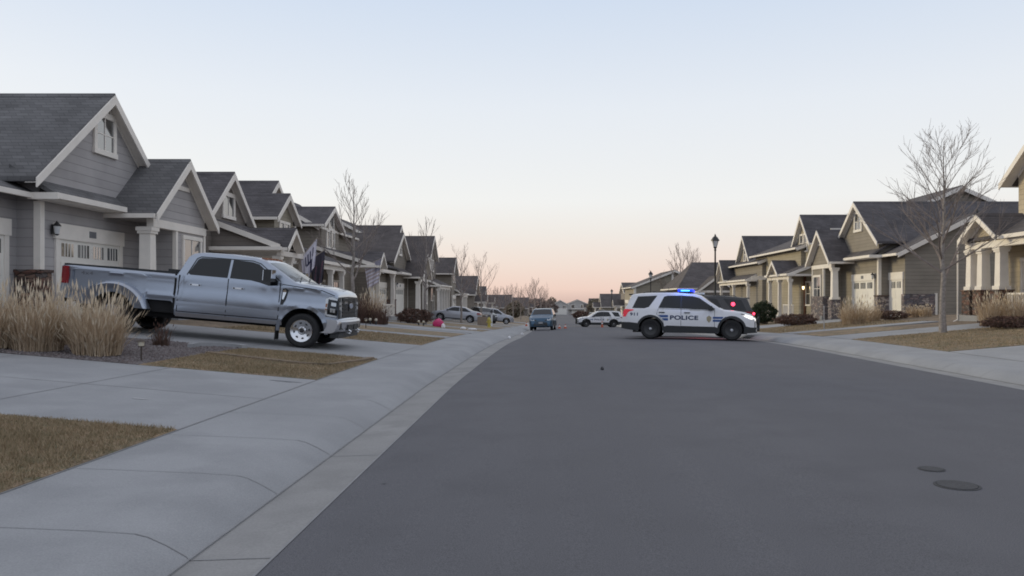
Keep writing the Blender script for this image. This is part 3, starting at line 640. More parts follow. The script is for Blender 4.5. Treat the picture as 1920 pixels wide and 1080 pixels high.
def ranch(name, s_, label, uF, yJ, yG, zG, hw, ze, zf, bay, near, wall, roof, doorB, doorA=None, stone_=None, full_stone=False, win=True, lit=False, zRA=None, extra=None):
    H = House(name, s_, uF + 3, yG, zf - .1, wall, roof, label)
    uB, yB, zB, hwB, zeB = bay
    k = (zG - 4.61) / 3.5
    y1 = yG + hw - .5
    zf0 = zf - .7
    # garage gable
    H.gable_u(uF, uF + 11, yG, hw, zf0, zG - k * hw, zG, ov=.35, fo=.3, w0=yJ, w1=y1, gut=())
    # skirt roof over the garage door
    H.py('roof', [(uF - .55, ze), (uF + .6, ze + .62 * 1.15), (uF + .6, ze + .62 * 1.15 - .12), (uF - .55, ze - .12)], yJ - .28, yB - .3)
    H.box('gutter', uF - .67, uF - .552, yJ - .3, yB - hwB - .02, ze - .17, ze - .02)
    H.box('soffit', uF - .548, uF - .003, yJ - .26, yB - hwB, ze - .19, ze - .145)
    H.box('gutter', uF - .68, uF + .1, yJ - .335, yJ - .285, ze - .19, ze - .02)
    # nearer recessed garage
    H.gable_y(yJ - near, yJ + .3, uF + 4.1, 4.1 - .08, zf0, ze, zRA or ze + 2.05, ov=.5, fo=.32, w0=uF + .6, w1=uF + 7.7)
    # body behind
    H.box('wall', uF + 1.6, uF + 10.5, y1 - .25, yB + hwB - .6, zf0, ze + .05)
    # garage doors
    H.garage(uF - .003, doorB[0], doorB[1], zf, panes=doorB[2], rec=.02)
    if doorA: H.garage(uF + .597, doorA[0], doorA[1], zf, panes=doorA[2], rec=.02)
    # corner boards
    H.box('corner_board', uF - .035, uF + .14, yJ - .035, yJ + .14, zf, ze - .2)
    H.box('corner_board', uF - .03, uF + .1, y1 - .12, y1 + .03, zf, ze - .2)
    # bay with its porch
    kb = (zB - zeB) / hwB
    H.gable_u(uB, uB + 4.2, yB, hwB, zeB - .12, zeB, zB, ov=.35, fo=.32)
    H.box('wall', uB + .012, uB + 4, yB - .3, yB + hwB - .37, zf0, zeB - .125)
    H.box('beam', uB - .03, uB + .01, yB - .62, yB + .62, zB - .98, zB - .84)
    H.box('beam', uB - .05, uB + .16, yB - hwB + .36, yB + hwB - .34, zeB - .38, zeB - .13)
    H.box('corner_board', uB - .03, uB + .09, yB - .33, yB - .2, zf, zeB - .385)
    H.box('corner_board', uB - .03, uB + .09, yB + hwB - .46, yB + hwB - .34, zf, zeB - .385)
    H.column(uB + .2, yB - hwB + .5, zf, zeB - .385, .38, base=1.05 if stone_ == 'stone_grey' else 0, stone_=stone_ or 'stone_red')
    H.box('porch_slab', uB - .1, uF + 1.55, y1 + .1, yB - .32, zf0, zf)
    H.door(uF + 1.6, (y1 + yB - .4) / 2, zf)
    if win:
        H.window(uB + .012, yB + hwB * .38, zf + 1.75, 1.15, 1.5, (2, 2))
    H.window(uF, yG, zG - 1.2, .85, .95, (2, 2), frame=.15)
    H.lantern(uF - .04, yJ + .45, zf + 2.35, lit)
    p = MB(); p.box(*sorted((s_ * (uF - .085), s_ * (uF - .073))), (doorB[0] + doorB[1]) / 2 - .16, (doorB[0] + doorB[1]) / 2 + .16, zf + 2.28, zf + 2.46); H.one('number_plate', p, M['decal_grey'])
    if stone_:
        H.box('stone', uF - .09, uF + .7, yJ - .09, yJ + .34, zf0, zf + 1.22); H.box('stone_cap', uF - .13, uF + .74, yJ - .13, yJ + .38, zf + 1.223, zf + 1.3)
        if full_stone:
            H.box('stone', uF + .5, uF + 2.2, yJ - near - .08, yJ - near + .12, zf0, zf + 1.35); H.box('beam', uF + 2.2, uF + 2.32, yJ - near - .1, yJ - near + .1, zf0, zf + 1.4)
            H.box('stone', uF + .51, uF + .72, yJ - near - .07, yJ - near + .25, zf0, zf + 1.35)
            H.box('stone', uB - .08, uB + .012, yB - .3, yB + hwB - .4, zf0, zf + 1.25); H.box('stone', uB - .07, uB + .3, yB + hwB - .5, yB + hwB - .3, zf0, zf + 1.25)
            H.box('stone', uB - .06, uB + 1.4, yB - .36, yB - .25, zf0, zf + 1.25)
    H.mats.update(porch_slab='concrete', stone=stone_ or 'stone_red', stone_cap='stone_red')
    if extra: extra(H)
    H.pipe(uF + 6.5, yG - 1.2, zG - k * 1.2)
    return H.done()

# --- left side
ranch('grey_house', -1, 'large grey sided house with steep gables behind the silver pickup truck', 13.0, 19.8, 22.7, 7.59, 3.5, 4.27, 1.0,
      (11.8, 24.9, 6.05, 2.15, 4.1), 9.0, 'siding_grey', 'roof_grey', (20.55, 23.45, 4), (16.2, 19.3, 4), 'stone_red')

def lodge(name, label, yc, uG, zA, hwG, zeG, zf, porch, wall, roof, win_z, s_=-1, upper=None, side_w=None, pitch=.38):
    """front gable with a low porch roof in front of it; porch = (u front, y near, z eave, y far)"""
    H = House(name, s_, uG + 3, yc, zf - .1, wall, roof, label)
    H.gable_u(uG, uG + 11, yc, hwG, zf - .7, zeG, zA)
    H.window(uG, yc + .1, win_z, .95, .78, (2, 1), frame=.14)
    uP, yN, zP, yF = porch
    # lean-to porch roof sloping to the street
    zt = zP + .1 + pitch * (uG - uP - .3)
    H.py('porch_roof', [(uP + .3, zP + .1), (uG + .01, zt), (uG + .01, zt - .12), (uP + .3, zP - .02)], yN - .1, yF)
    H.py('rake_board', [(uP + .27, zP + .07), (uG, zt - .03), (uG, zt - .25), (uP + .27, zP - .14)], yN - .145, yN - .103)
    H.py('wall', [(uP + .7, zP + .0), (uG - .005, zt - .14), (uG - .005, zP + .0)], yN + .06, yN + .2)
    H.box('gutter', uP + .2, uG + .6, yN - .22, yN - .1, zP - .16, zP - .02)
    H.box('beam', uP + .3, uG + .3, yN - .08, yF, zP - .2, zP - .16)
    # little entry gable
    yg = yN + .95
    H.gable_u(uP + .3, uG - .4, yg, .95, zP - .1, zP - .02, zP + .78, ov=.2, fo=.3, roof='porch_roof', rake=.17)
    H.box('beam', uP + .28, uP + .46, yN + .05, yF - .1, zP - .36, zP - .205)
    for y in (yN + .3, yN + 1.7, yF - .3): H.column(uP + .5, y, zf - .1, zP - .36, .24, base=.0)
    H.box('porch_slab', uP + .1, uG + .5, yN, yF, zf - .8, zf - .05)
    H.door(uG - .003, yN + 1.9 if yN + 1.9 < yF - .6 else yF - .8, zf)
    H.window(uG - .003, yc + 1.2 if yc + 1.7 < yc + hwG else yc + .6, zf + 1.5, 1.1, 1.3)
    H.railing(uP + .5, yN + 1.95, yF - .45, zf - .1)
    if upper: upper(H)
    H.mats.update(porch_roof=roof, porch_slab='concrete', brick='brick', stone='stone_red')
    H.pipe(uG + 4, yc - .6, zA - .7)
    return H.done()

lodge('taupe_house', 'taupe house with a steep gable, white window and two flags on its porch', 31.5, 13.0, 6.73, 2.3, 4.75, .95, (10.0, 30.0, 3.6, 33.6), 'siding_taupe', 'roof_dark', 5.35)
def two_storey(name, label, s_, wall, roof, zf, front, back, lower=None, wins=(), extra=None, ncol=None):
    """front = (u, yc, hw, ze, za), back = the same for a taller gable behind; lower = (u0, u1, y0, y1, z eave, z top)"""
    u, yc, hw, ze, za = front
    H = House(name, s_, u + 3, yc, zf - .1, wall, roof, label)
    H.gable_u(u, u + 9, yc, hw, zf - .8, ze, za)
    if back:
        ub, yb, hb, eb, ab = back; H.gable_u(ub, ub + 10, yb, hb, zf - .8, eb, ab)
    if lower:
        u0, u1, y0, y1, a, b = lower
        H.py('porch_roof', [(u0, a), (u1, b), (u1, b - .12), (u0, a - .12)], y0, y1)
        H.box('gutter', u0 - .1, u0 - .002, y0, y1, a - .16, a - .02); H.box('gutter', u0, u1 - .02, y0 - .1, y0 - .01, a - .2, a - .06)
        H.py('rake_board', [(u0 - .02, a - .03), (u1, b - .03), (u1, b - .25), (u0 - .02, a - .25)], y0 - .05, y0 - .006)
        H.box('beam', u0 + .1, u0 + .28, y0 + .1, y1 - .1, a - .4, a - .165)
        H.py('wall', [(u0 + .5, a - .1), (u1 - .005, b - .14), (u1 - .005, a - .1)], y0 + .1, y0 + .24)
        n = ncol or max(2, round((y1 - y0) / 2.2))
        for i in range(n + 1): H.column(u0 + .25, y0 + .3 + (y1 - y0 - .6) * i / n, zf - .1, a - .4, .24)
        H.box('porch_slab', u0 - .05, u1, y0, y1, zf - .8, zf - .04)
        H.door(u - .003 if y0 < yc + hw - .5 else u1, yc + hw * .35, zf)
    for (wu, wy, wz, ww, wh, gr) in wins: H.window(wu, wy, wz, ww, wh, gr)
    if extra: extra(H)
    H.mats.update(porch_roof=roof, porch_slab='concrete', stone='stone_grey', brick='brick')
    return H.done()

two_storey('tan_house', 'tan two storey house with a short front gable, third on the left', -1, 'siding_tan', 'roof_dark', .75,
           (12.9, 38.1, 1.75, 5.45, 6.75), (14.3, 40.5, 2.75, 5.6, 7.75), (10.6, 12.9, 36.6, 41.5, 3.4, 4.3),
           [(12.9, 37.7, 4.9, .5, .7, (1, 2)), (12.9, 38.5, 4.9, .5, .7, (1, 2))],
           lambda H: H.window_side(36.75, 15.5, 4.7, .8, .9))
def up4(H):
    H.gable_y(46.0, 55.0, 17.6, 4.2, .0, 5.9, 8.3)
    H.window(13.3, 47.2, 5.2, .5, .9, (1, 2)); H.window(13.3, 48.3, 5.2, .5, .9, (1, 2))
lodge('brown_house', 'brown two storey house with twin upper windows and a striped flag at its porch', 47.8, 13.3, 7.26, 2.3, 6.0, .45, (9.4, 44.0, 3.5, 50.5), 'siding_brown', 'roof_dark', 6.3, upper=up4, pitch=.3)
ranch('brown_garage_house', -1, 'dark brown single storey house with a broad garage gable behind the dark hedge', 11.4, 58.4, 60.8, 6.75, 3.9, 3.6, .2,
      (10.1, 64.6, 5.4, 2.3, 3.35), 3.0, 'siding_brown', 'roof_brown', (59.0, 62.0, 4), (55.9, 58.1, 3), 'stone_red')
two_storey('far_brown_house', 'brown two storey house with an upper window, behind the silver sedan', -1, 'siding_brown', 'roof_brown', -.35,
           (11.4, 78.0, 2.9, 5.6, 7.9), (14.0, 74.0, 3.2, 6.0, 8.6), (9.9, 11.4, 73.5, 82.0, 2.9, 3.6),
           [(11.4, 77.2, 4.9, .6, 1.0, (1, 2)), (11.4, 78.6, 4.9, .6, 1.0, (1, 2)), (11.4, 78.0, 2.0, 1.4, 1.2, (2, 2))],
           lambda H: (H.gable_y(69.5, 84.0, 19.0, 5.4, -1.0, 6.0, 9.0), H.window_side(69.5, 17.0, 5.6, .9, 1.0)))
def garage7(H):
    H.garage(10.697, 89.2, 91.8, -.6, panes=4)
two_storey('dormer_house', 'dark brown house with a balcony window beside the farthest of the silver cars', -1, 'siding_brown', 'roof_brown', -.6,
           (10.7, 91.0, 2.6, 4.5, 6.4), (13.4, 95.0, 3.4, 4.2, 6.6), (9.6, 10.7, 92.0, 97.6, 2.2, 2.8),
           [(10.7, 91.0, 4.2, 1.6, 1.3, (2, 2))], garage7)
def far_house(name, label, s_, u, yc, hw, ze, za, wall, roof, depth=10, hip=False, side=True, porch=True):
    zf = gz(s_ * (u + 1), yc)
    H = House(name, s_, u + 2, yc, zf - .05, wall, roof, label)
    H.gable_u(u, u + depth, yc, hw, zf - .8, ze, za)
    H.window(u, yc - hw * .4, zf + 1.5, 1.0, 1.2); H.window(u, yc, (ze + za) / 2 - .1, .7, .7)
    H.garage(u - .003, yc + hw * .05, yc + hw * .72, zf, panes=3)
    if side: H.window_side(yc - hw + .38, u + 3.5, zf + 1.6, .9, 1.1)
    if porch:
        H.gable_u(u - 1.6, u, yc - hw * .35, 1.3, zf + 2.3, zf + 2.5, zf + 3.5, ov=.2, roof='porch_roof', rake=.18)
        for q in (-1, 1): H.column(u - 1.4, yc - hw * .35 + q * .95, zf - .2, zf + 2.3, .28)
    H.mats.update(porch_roof=roof)
    return H.done()
far_house('low_brown_house', 'low dark brown house with a level ridge beyond the dormer house', -1, 10.6, 120, 4.2, 2.2, 5.1, 'siding_brown', 'roof_brown')
far_house('small_ridge_house', 'smaller brown house stepping down past the low brown house', -1, 10.6, 137, 3.6, .9, 3.75, 'siding_taupe', 'roof_brown')
far_house('long_roof_house', 'long brown roofed house behind the leafless row of far trees', -1, 8.2, 190, 6.0, -.6, 2.5, 'siding_brown', 'roof_brown', 16)
far_house('distant_brown_house', 'distant brown roofed house left of the blue crossover', -1, 4.6, 222, 6.0, -1.2, 1.9, 'siding_taupe', 'roof_brown', 14)

# --- right side
def r1():
    H = House('porch_house', 1, 21, 28, .8, 'siding_cream', 'roof_dark', 'cream two storey house with three white porch columns at the right edge')
    # two storey block, mostly out of the frame
    H.gable_u(18.6, 30, 25.6, 5.0, 0, 6.15, 10.0, ov=.5, fo=.45)
    H.window(18.6, 28.4, 5.0, 1.0, 1.3); H.window(18.6, 25.6, 5.0, 1.0, 1.3)
    # porch
    zP = 3.95; uP = 17.1
    H.py('porch_roof', [(uP, zP), (18.59, zP + .75), (18.59, zP + .63), (uP, zP - .12)], 22.0, 31.5)
    H.py('porch_roof', [(18.6, 4.72), (19.6, 4.72), (19.6, 4.6), (18.6, 4.6)], 29.7, 31.5)
    H.box('gutter', uP - .12, uP - .002, 22, 28.5, zP - .16, zP - .02)
    H.gable_u(uP + .05, 20.5, 29.85, 1.3, zP - .12, zP - .02, 4.85, ov=.22, fo=.35, roof='porch_roof', rake=.2)
    H.box('beam', uP + .12, uP + .4, 22.1, 31.4, zP - .42, zP - .165)
    H.box('beam', uP + .41, 18.6, 31.25, 31.4, zP - .42, zP - .165)
    for y in (31.2, 30.4, 29.2, 26.2, 23.5): H.column(uP + .3, y, .9, zP - .42, .36, base=1.0, stone_='stone_red')
    H.railing(uP + .3, 26.3, 28.8, .92); H.railing(uP + .3, 23.8, 25.7, .92)
    H.box('porch_slab', uP - .05, 18.59, 22, 31.6, 0, .88)
    H.box('wall', 18.65, 24, 29.8, 31.4, 0, zP + .6)
    H.door(18.597, 29.3, .9, mat='door_white'); H.window(18.597, 26.6, 2.3, 1.2, 1.6)
    # steps
    st = MB()
    for i in range(4): st.box(uP + .1, uP + 1.5, 31.602 + .36 * i, 31.6 + .36 * (i + 1), .1, .88 - .19 * (i + .6))
    H.one('steps', st, M['concrete'])
    H.downspout(uP - .08, 31.6, .55, zP - .2)
    H.mats.update(porch_roof='roof_dark', porch_slab='concrete'); H.done()
r1()
ranch('olive_house', 1, 'olive house with stone piers and two garage doors behind the large bare tree', 19.0, 43.6, 46.4, 7.4, 3.3, 4.05, .45,
      (17.8, 49.2, 5.95, 2.1, 3.85), 1.9, 'siding_olive', 'roof_dark', (44.25, 47.1, 3), (42.05, 43.35, 2), 'stone_grey', True, lit=False, zRA=6.1, extra=lambda H: H.gable_y(50.5, 57, 27.3, 4.6, 3, 6.9, 8.95))
def r3x(H):
    H.gable_y(54.4, 66.0, 24.0, 6.2, 0, 5.2, 7.6)
    H.box('brick', 18.38, 18.497, 54.2, 57.4, 0.2, 3.2)
    H.railing(17.0, 52.4, 54.6, .3); H.lantern(18.35, 54.0, 2.3, True)
    H.gable_u(16.8, 18.4, 55.6, 1.3, 3.2, 3.3, 4.3, ov=.2, roof='porch_roof', rake=.2)
    H.window_side(52.9, 20.3, 5.8, .9, 1.0)
two_storey('beige_house', 'beige two storey house with an orange brick porch wall, right of the evergreen bush', 1, 'siding_beige', 'roof_dark', .35,
           (18.5, 54.6, 1.9, 5.4, 7.5), None, (16.7, 18.5, 52.6, 57.9, 3.3, 4.0),
           [(18.5, 54.2, 5.5, .5, 1.1, (1, 2)), (18.5, 55.1, 5.5, .5, 1.1, (1, 2)), (18.5, 53.7, 1.9, .9, 1.5, (1, 2))], r3x)
def r4x(H):
    H.gable_y(63.0, 74.0, 23.5, 6.0, -1, 4.6, 7.0)
    H.garage(18.497, 65.0, 67.2, -.1, panes=3); H.garage(18.497, 69.3, 71.6, -.1, panes=3)
    H.gable_u(17.0, 19, 73.2, 1.7, 3.0, 3.3, 5.2, ov=.25, roof='porch_roof', rake=.2)
    H.box('beam', 17.0, 18.5, 62.95, 63.0, 3.1, 3.4)
two_storey('dark_green_house', 'grey green house with two garage doors, behind the dark police vehicle', 1, 'siding_olive', 'roof_dark', -.1,
           (18.5, 70.6, 2.5, 4.8, 7.3), None, (17.0, 18.5, 64.6, 75.0, 3.2, 4.0),
           [(18.5, 70.6, 5.6, .6, 1.1, (1, 2))], r4x, 2)
def r5():
    zf = -.9
    H = House('hip_roof_house', 1, 19, 88, zf - .1, 'siding_taupe', 'roof_brown', 'taupe house with a wide hip roof and small front gable behind the street lamp')
    H.box('wall', 15.2, 27, 84.4, 95, zf - 1, 2.6)
    mb = H.get_piece('roof')
    A = [H.P(14.6, 83.8, 2.7), H.P(27.6, 83.8, 2.7), H.P(27.6, 95.6, 2.7), H.P(14.6, 95.6, 2.7), H.P(17.3, 89.7, 5.8), H.P(25.0, 89.7, 5.8)]
    mb.add(A, [(0, 1, 5, 4), (1, 2, 5), (2, 3, 4, 5), (3, 0, 4), (0, 3, 2, 1)])
    H.gable_y(82.3, 86, 18.5, 2.1, zf - .6, 2.4, 4.0); H.box('stone', 16.9, 20.1, 82.18, 82.297, zf - .6, 1.6)
    H.box('beam', 16.7, 20.3, 82.2, 82.297, 2.2, 2.42); H.window_side(82.3, 18.5, 1.0, 1.4, 1.0, (2, 2)) if False else None
    H.window_side(84.4, 22.5, 1.3, 1.6, 1.3, (2, 2)); H.window(15.2, 90.0, .8, 1.2, 1.3)
    H.box('gutter', 14.6, 27.6, 83.68, 83.798, 2.55, 2.7); H.box('gutter', 14.48, 14.598, 83.8, 95.6, 2.55, 2.7)
    H.mats.update(stone='stone_red'); H.done()
r5()
def r6():
    zf = -1.2
    H = House('shed_roof_house', 1, 17, 104, zf - .1, 'siding_tan', 'roof_brown', 'tan house with a cream end wall beside the hip roofed house')
    H.gable_y(100, 112, 17.0, 5.6, zf - .8, 3.1, 5.3)
    H.window_side(100, 14.5, 1.2, 1.2, 1.4); H.window(11.8, 104, 1.0, 1.1, 1.3); H.garage(11.797, 106, 110, zf, panes=4)
    H.box('beam', 11.7, 12.0, 99.95, 100.1, zf, 3.0); H.box('beam', 16.6, 16.9, 99.93, 99.998, zf, 4.9)
    H.done()
r6()
far_house('peaked_brown_house', 'brown house with a dark peaked roof left of the white police SUV', 1, 13.6, 132, 4.2, 2.6, 4.3, 'siding_taupe', 'roof_brown', 9)
far_house('far_tan_house', 'small tan house under a far street lamp', 1, 12.5, 168, 4.2, -.2, 2.6, 'siding_tan', 'roof_brown', 9)
far_house('far_grey_house', 'small distant house between two far street lamps', 1, 12.8, 215, 5, -1.0, 1.6, 'siding_taupe', 'roof_brown', 9)
def end_house(name, label, x, y, w, za, ze, wall, roof, two=False):
    zf = rY(y) + .2
    H = House(name, 1, x, y, zf - .05, wall, roof, label)
    H.gable_y(y, y + 10, x, w / 2, zf - 1, ze, za)
    for q in (-1, 1): H.window_side(y, x + q * w * .22, ze - 1.1, 1.3, 1.2, (2, 2))
    d = MB(); d.box(x - 2.6, x + 2.6, y - .05, y - .005, zf, zf + 2.2); H.one('garage_door', d, M['door_white'])
    t = MB(); t.box(x - 2.9, x + 2.9, y - .09, y - .06, zf + 2.25, zf + 2.6); H.one('garage_frame', t, M['trim'])
    if two:
        H.box('roof', x - w / 2 - .3, x + w / 2 + .3, y - 1.2, y + .0, ze - 2.6, ze - 2.4)
    H.done()
end_house('white_gable_house', 'pale grey gabled house closing the far end of the street', 6.6, 312, 7.4, 1.0, -.9, 'siding_pale', 'roof_brown')
end_house('white_two_storey_house', 'white two storey house at the far end right of the pale gable', 14.5, 330, 9.5, 1.2, -.7, 'siding_pale', 'roof_dark', True)

# ------------------------------------------------------------------ vehicles
def arc_lower(x, zl, axles, zw, Rr):
    z = zl
    for a in axles:
        if abs(x - a) < Rr: z = max(z, zw + math.sqrt(Rr * Rr - (x - a) ** 2))
    return z
class Car:
    """local frame: x forward (0 at the rear), y left, z up"""
    def __init__(s, spec):
        s.__dict__.update(spec); s.L = s.top[-1][0]
    def zu(s, x): return interp(x, s.top)
    def zl(s, x): return arc_lower(x, interp(x, s.bot), s.axles, s.rw + .0, s.Ra)
    def Wp(s, x):
        w = s.W / 2; c = s.plan_c
        for d, k in ((x, s.plan_k[0]), (s.L - x, s.plan_k[1])):
            if d < c: w *= 1 - k * ((c - d) / c) ** 2.6
        return w
    def hw(s, x, z):
        w = s.Wp(x); b = s.belt
        if z > b: return w * .985 - s.tumble * (z - b)
        zm = s.rw * 2.0; bg = getattr(s, 'bulge', .05)
        d = sum(a * math.exp(-((z - zc) / q) ** 2) for zc, q, a in getattr(s, 'crease', ()))
        if z < zm: return w * (1 - bg * ((zm - z) / zm) ** 1.6) + d - .02 * bool(d)
        return w * (1 - .03 * ((z - zm) / max(b - zm, .1)) ** 1.5) + d - .02 * bool(d)
    def rc(s, x): return min(.07, max(.012, (s.zu(x) - s.zl(x)) * .3))
    def ytop(s, x): z = s.zu(x); r = s.rc(x); return s.hw(x, z - r) - r * .75
    def ztop(s, x, y): yt = s.ytop(x); return s.zu(x) + s.crown * (1 - min(1, abs(y) / yt) ** 2)
    def body(s, root, paint, off):
        xs = set(np.arange(0, s.L + 1e-6, .05).tolist() + [p[0] for p in s.top])
        for a in s.axles:
            for t in np.linspace(-1, 1, 33): xs.add(a + s.Ra * math.sin(t * math.pi / 2) * .9999)
        for d in (.004, .015, .03, .05, .08, .12, .17): xs.add(d); xs.add(s.L - d)
        xs = sorted(x for x in xs if 0 <= x <= s.L); ys_ = [xs[0]]
        for x in xs[1:]:
            if x - ys_[-1] > .0035: ys_.append(x)
        xs = ys_; rows = []
        for x in xs:
            zl, zu, r = s.zl(x), s.zu(x), s.rc(x); pts = [(s.hw(x, zl) * .97 - .02, zl), (s.hw(x, zl), zl + .008)]
            for t in np.linspace(0, 1, 13)[1:]:
                z = zl + .008 + (zu - r - zl - .008) * t; pts.append((s.hw(x, z), z))
            yt = s.ytop(x); z1 = zu - r; y1 = s.hw(x, z1)
            for t in (.33, .66, 1.0):
                a = t * math.pi / 2; pts.append((yt + (y1 - yt) * math.cos(a), z1 + r * math.sin(a)))
            if s.bed and s.bed[0] <= x <= s.bed[1]:
                zi = s.bed[2]; pts += [(yt - .05, zu), (yt - .055, zu - .01), (yt - .06, zi), (yt * .5, zi), (0, zi)]
            else:
                for q in (.8, .6, .4, .2, 0): pts.append((yt * q, zu + s.crown * (1 - q * q)))
            rows.append(pts)
        n = len(rows[0]); V = []; Fc = []; mi = []
        for x, r in zip(xs, rows):
            V += [(x, y, z) for y, z in r] + [(x, -y, z) for y, z in r[:-1]]
        m = 2 * n - 1; nb = len(xs)
        def idx(i, k, left): return i * m + (k if left else (n + k if k < n - 1 else n - 1))
        mb = MB()
        for i in range(nb - 1):
            for left in (True, False):
                for k in range(n - 1):
                    q = (idx(i, k, left), idx(i + 1, k, left), idx(i + 1, k + 1, left), idx(i, k + 1, left))
                    Fc.append(q); mi.append(0)
            Fc.append((idx(i, 0, True), idx(i, 0, False), idx(i + 1, 0, False), idx(i + 1, 0, True))); mi.append(1)
        for i in (0, nb - 1):
            Fc.append(tuple(idx(i, k, True) for k in range(n)) + tuple(idx(i, k, False) for k in range(n - 2, -1, -1))); mi.append(0)
        mb.v = V; mb.f = Fc; mb.mi = mi
        ob = mb.build('body', [paint, M['under']], root, smooth=38); ob.location = off
        return ob
    def sp(s, x, z, sd, eps): return (x, sd * (s.hw(x, z) + eps), z)
    def poly_side(s, mb, poly, sides=(1, -1), eps=.006, dens=.12, mi=0):
        """a sheet of the outline poly (x, z) laid on the curved side, cut into small cells that follow it"""
        def clip(P, ax, v, sg):
            o = []
            for k in range(len(P)):
                a, b = P[k], P[(k + 1) % len(P)]; da, db = sg * (a[ax] - v), sg * (b[ax] - v)
                if da >= 0: o.append(a)
                if (da > 0 > db) or (da < 0 < db):
                    t = da / (da - db); o.append((a[0] + (b[0] - a[0]) * t, a[1] + (b[1] - a[1]) * t))
            return o
        X = [p[0] for p in poly]; Z = [p[1] for p in poly]; st = .09
        if max(X) - min(X) < .035 or max(Z) - min(Z) < .035: st = .2
        for sd in sides:
            seen = {}; V = []; Fc = []
            for i in range(int((max(X) - min(X)) / st) + 1):
                x0 = min(X) + i * st; A = clip(clip(list(poly), 0, x0, 1), 0, x0 + st, -1)
                if len(A) < 3: continue
                for k in range(int((max(Z) - min(Z)) / st) + 1):
                    z0 = min(Z) + k * st; C_ = clip(clip(A, 1, z0, 1), 1, z0 + st, -1); f = []
                    for x, z in C_:
                        q = (round(x, 4), round(z, 4))
                        if q not in seen: seen[q] = len(V); V.append(s.sp(x, z, sd, eps))
                        if seen[q] not in f: f.append(seen[q])
                    if len(f) >= 3: Fc.append(tuple(f))
            # a rim back to the body
            n = len(V); m = len(poly)
            mb.add(V, Fc, mi)
            R_ = [s.sp(x, z, sd, eps) for x, z in poly] + [s.sp(x, z, sd, -.01) for x, z in poly]
            mb.add(R_, [(i, (i + 1) % m, m + (i + 1) % m, m + i) for i in range(m)], mi)
    def band(s, mb, path, w, sides=(1, -1), eps=.005):
        """thin raised strip along a path on the side"""
        for i in range(len(path) - 1):
            (x, z), (x2, z2) = path[i], path[i + 1]; d = math.hypot(x2 - x, z2 - z); nx, nz = -(z2 - z) / d * w / 2, (x2 - x) / d * w / 2
            s.poly_side(mb, [(x + nx, z + nz), (x2 + nx, z2 + nz), (x2 - nx, z2 - nz), (x - nx, z - nz)], sides, eps, .25)
    def arch(s, mb, a, r0, r1, t0=-8, t1=188, sides=(1, -1), eps=.02, n=20, clip=.2):
        pts = []
        for k in range(n + 1): t = R(t0 + (t1 - t0) * k / n); pts.append((math.cos(t), math.sin(t)))
        for k in range(n):
            (c0, s0), (c1, s1) = pts[k], pts[k + 1]
            s.poly_side(mb, [(a + r0 * c0, s.rw + r0 * s0), (a + r1 * c0, s.rw + r1 * s0), (a + r1 * c1, s.rw + r1 * s1), (a + r0 * c1, s.rw + r0 * s1)], sides, eps, 1)
    def glass_top(s, mb, x0, x1, y_fr=.9, y_fr1=None, eps=.006, nx=8, ny=8):
        V = []; y_fr1 = y_fr1 or y_fr
        for i in range(nx + 1):
            x = x0 + (x1 - x0) * i / nx; f = y_fr + (y_fr1 - y_fr) * i / nx
            for k in range(ny + 1): y = s.ytop(x) * f * (2 * k / ny - 1); V.append((x, y, s.ztop(x, y) + eps))
        mb.add(V, [(i * (ny + 1) + k, i * (ny + 1) + k + 1, (i + 1) * (ny + 1) + k + 1, (i + 1) * (ny + 1) + k) for i in range(nx) for k in range(ny)])
    def xf(s, y, z, front=True):
        """x of the front (rear) face at height z, offset y"""
        rng = np.linspace(s.L, s.L - 1.2, 200) if front else np.linspace(0, 1.2, 200)
        for x in rng:
            if s.zu(x) >= z - .001 and s.Wp(x) * .99 >= abs(y): return x
        return rng[-1]
    def poly_front(s, mb, poly, front=True, eps=.012, both=True, dens=.06, th=.03):
        P = []
        for i, (y, z) in enumerate(poly):
            y2, z2 = poly[(i + 1) % len(poly)]; k = max(1, int(math.hypot(y2 - y, z2 - z) / dens))
            P += [(y + (y2 - y) * j / k, z + (z2 - z) * j / k) for j in range(k)]
        q = 1 if front else -1
        for sd in ((1, -1) if both else (1,)):
            A = [(s.xf(y, z, front) + q * eps, sd * y, z) for y, z in P]; mb.prism(A, [(x - q * th, y, z) for x, y, z in A])
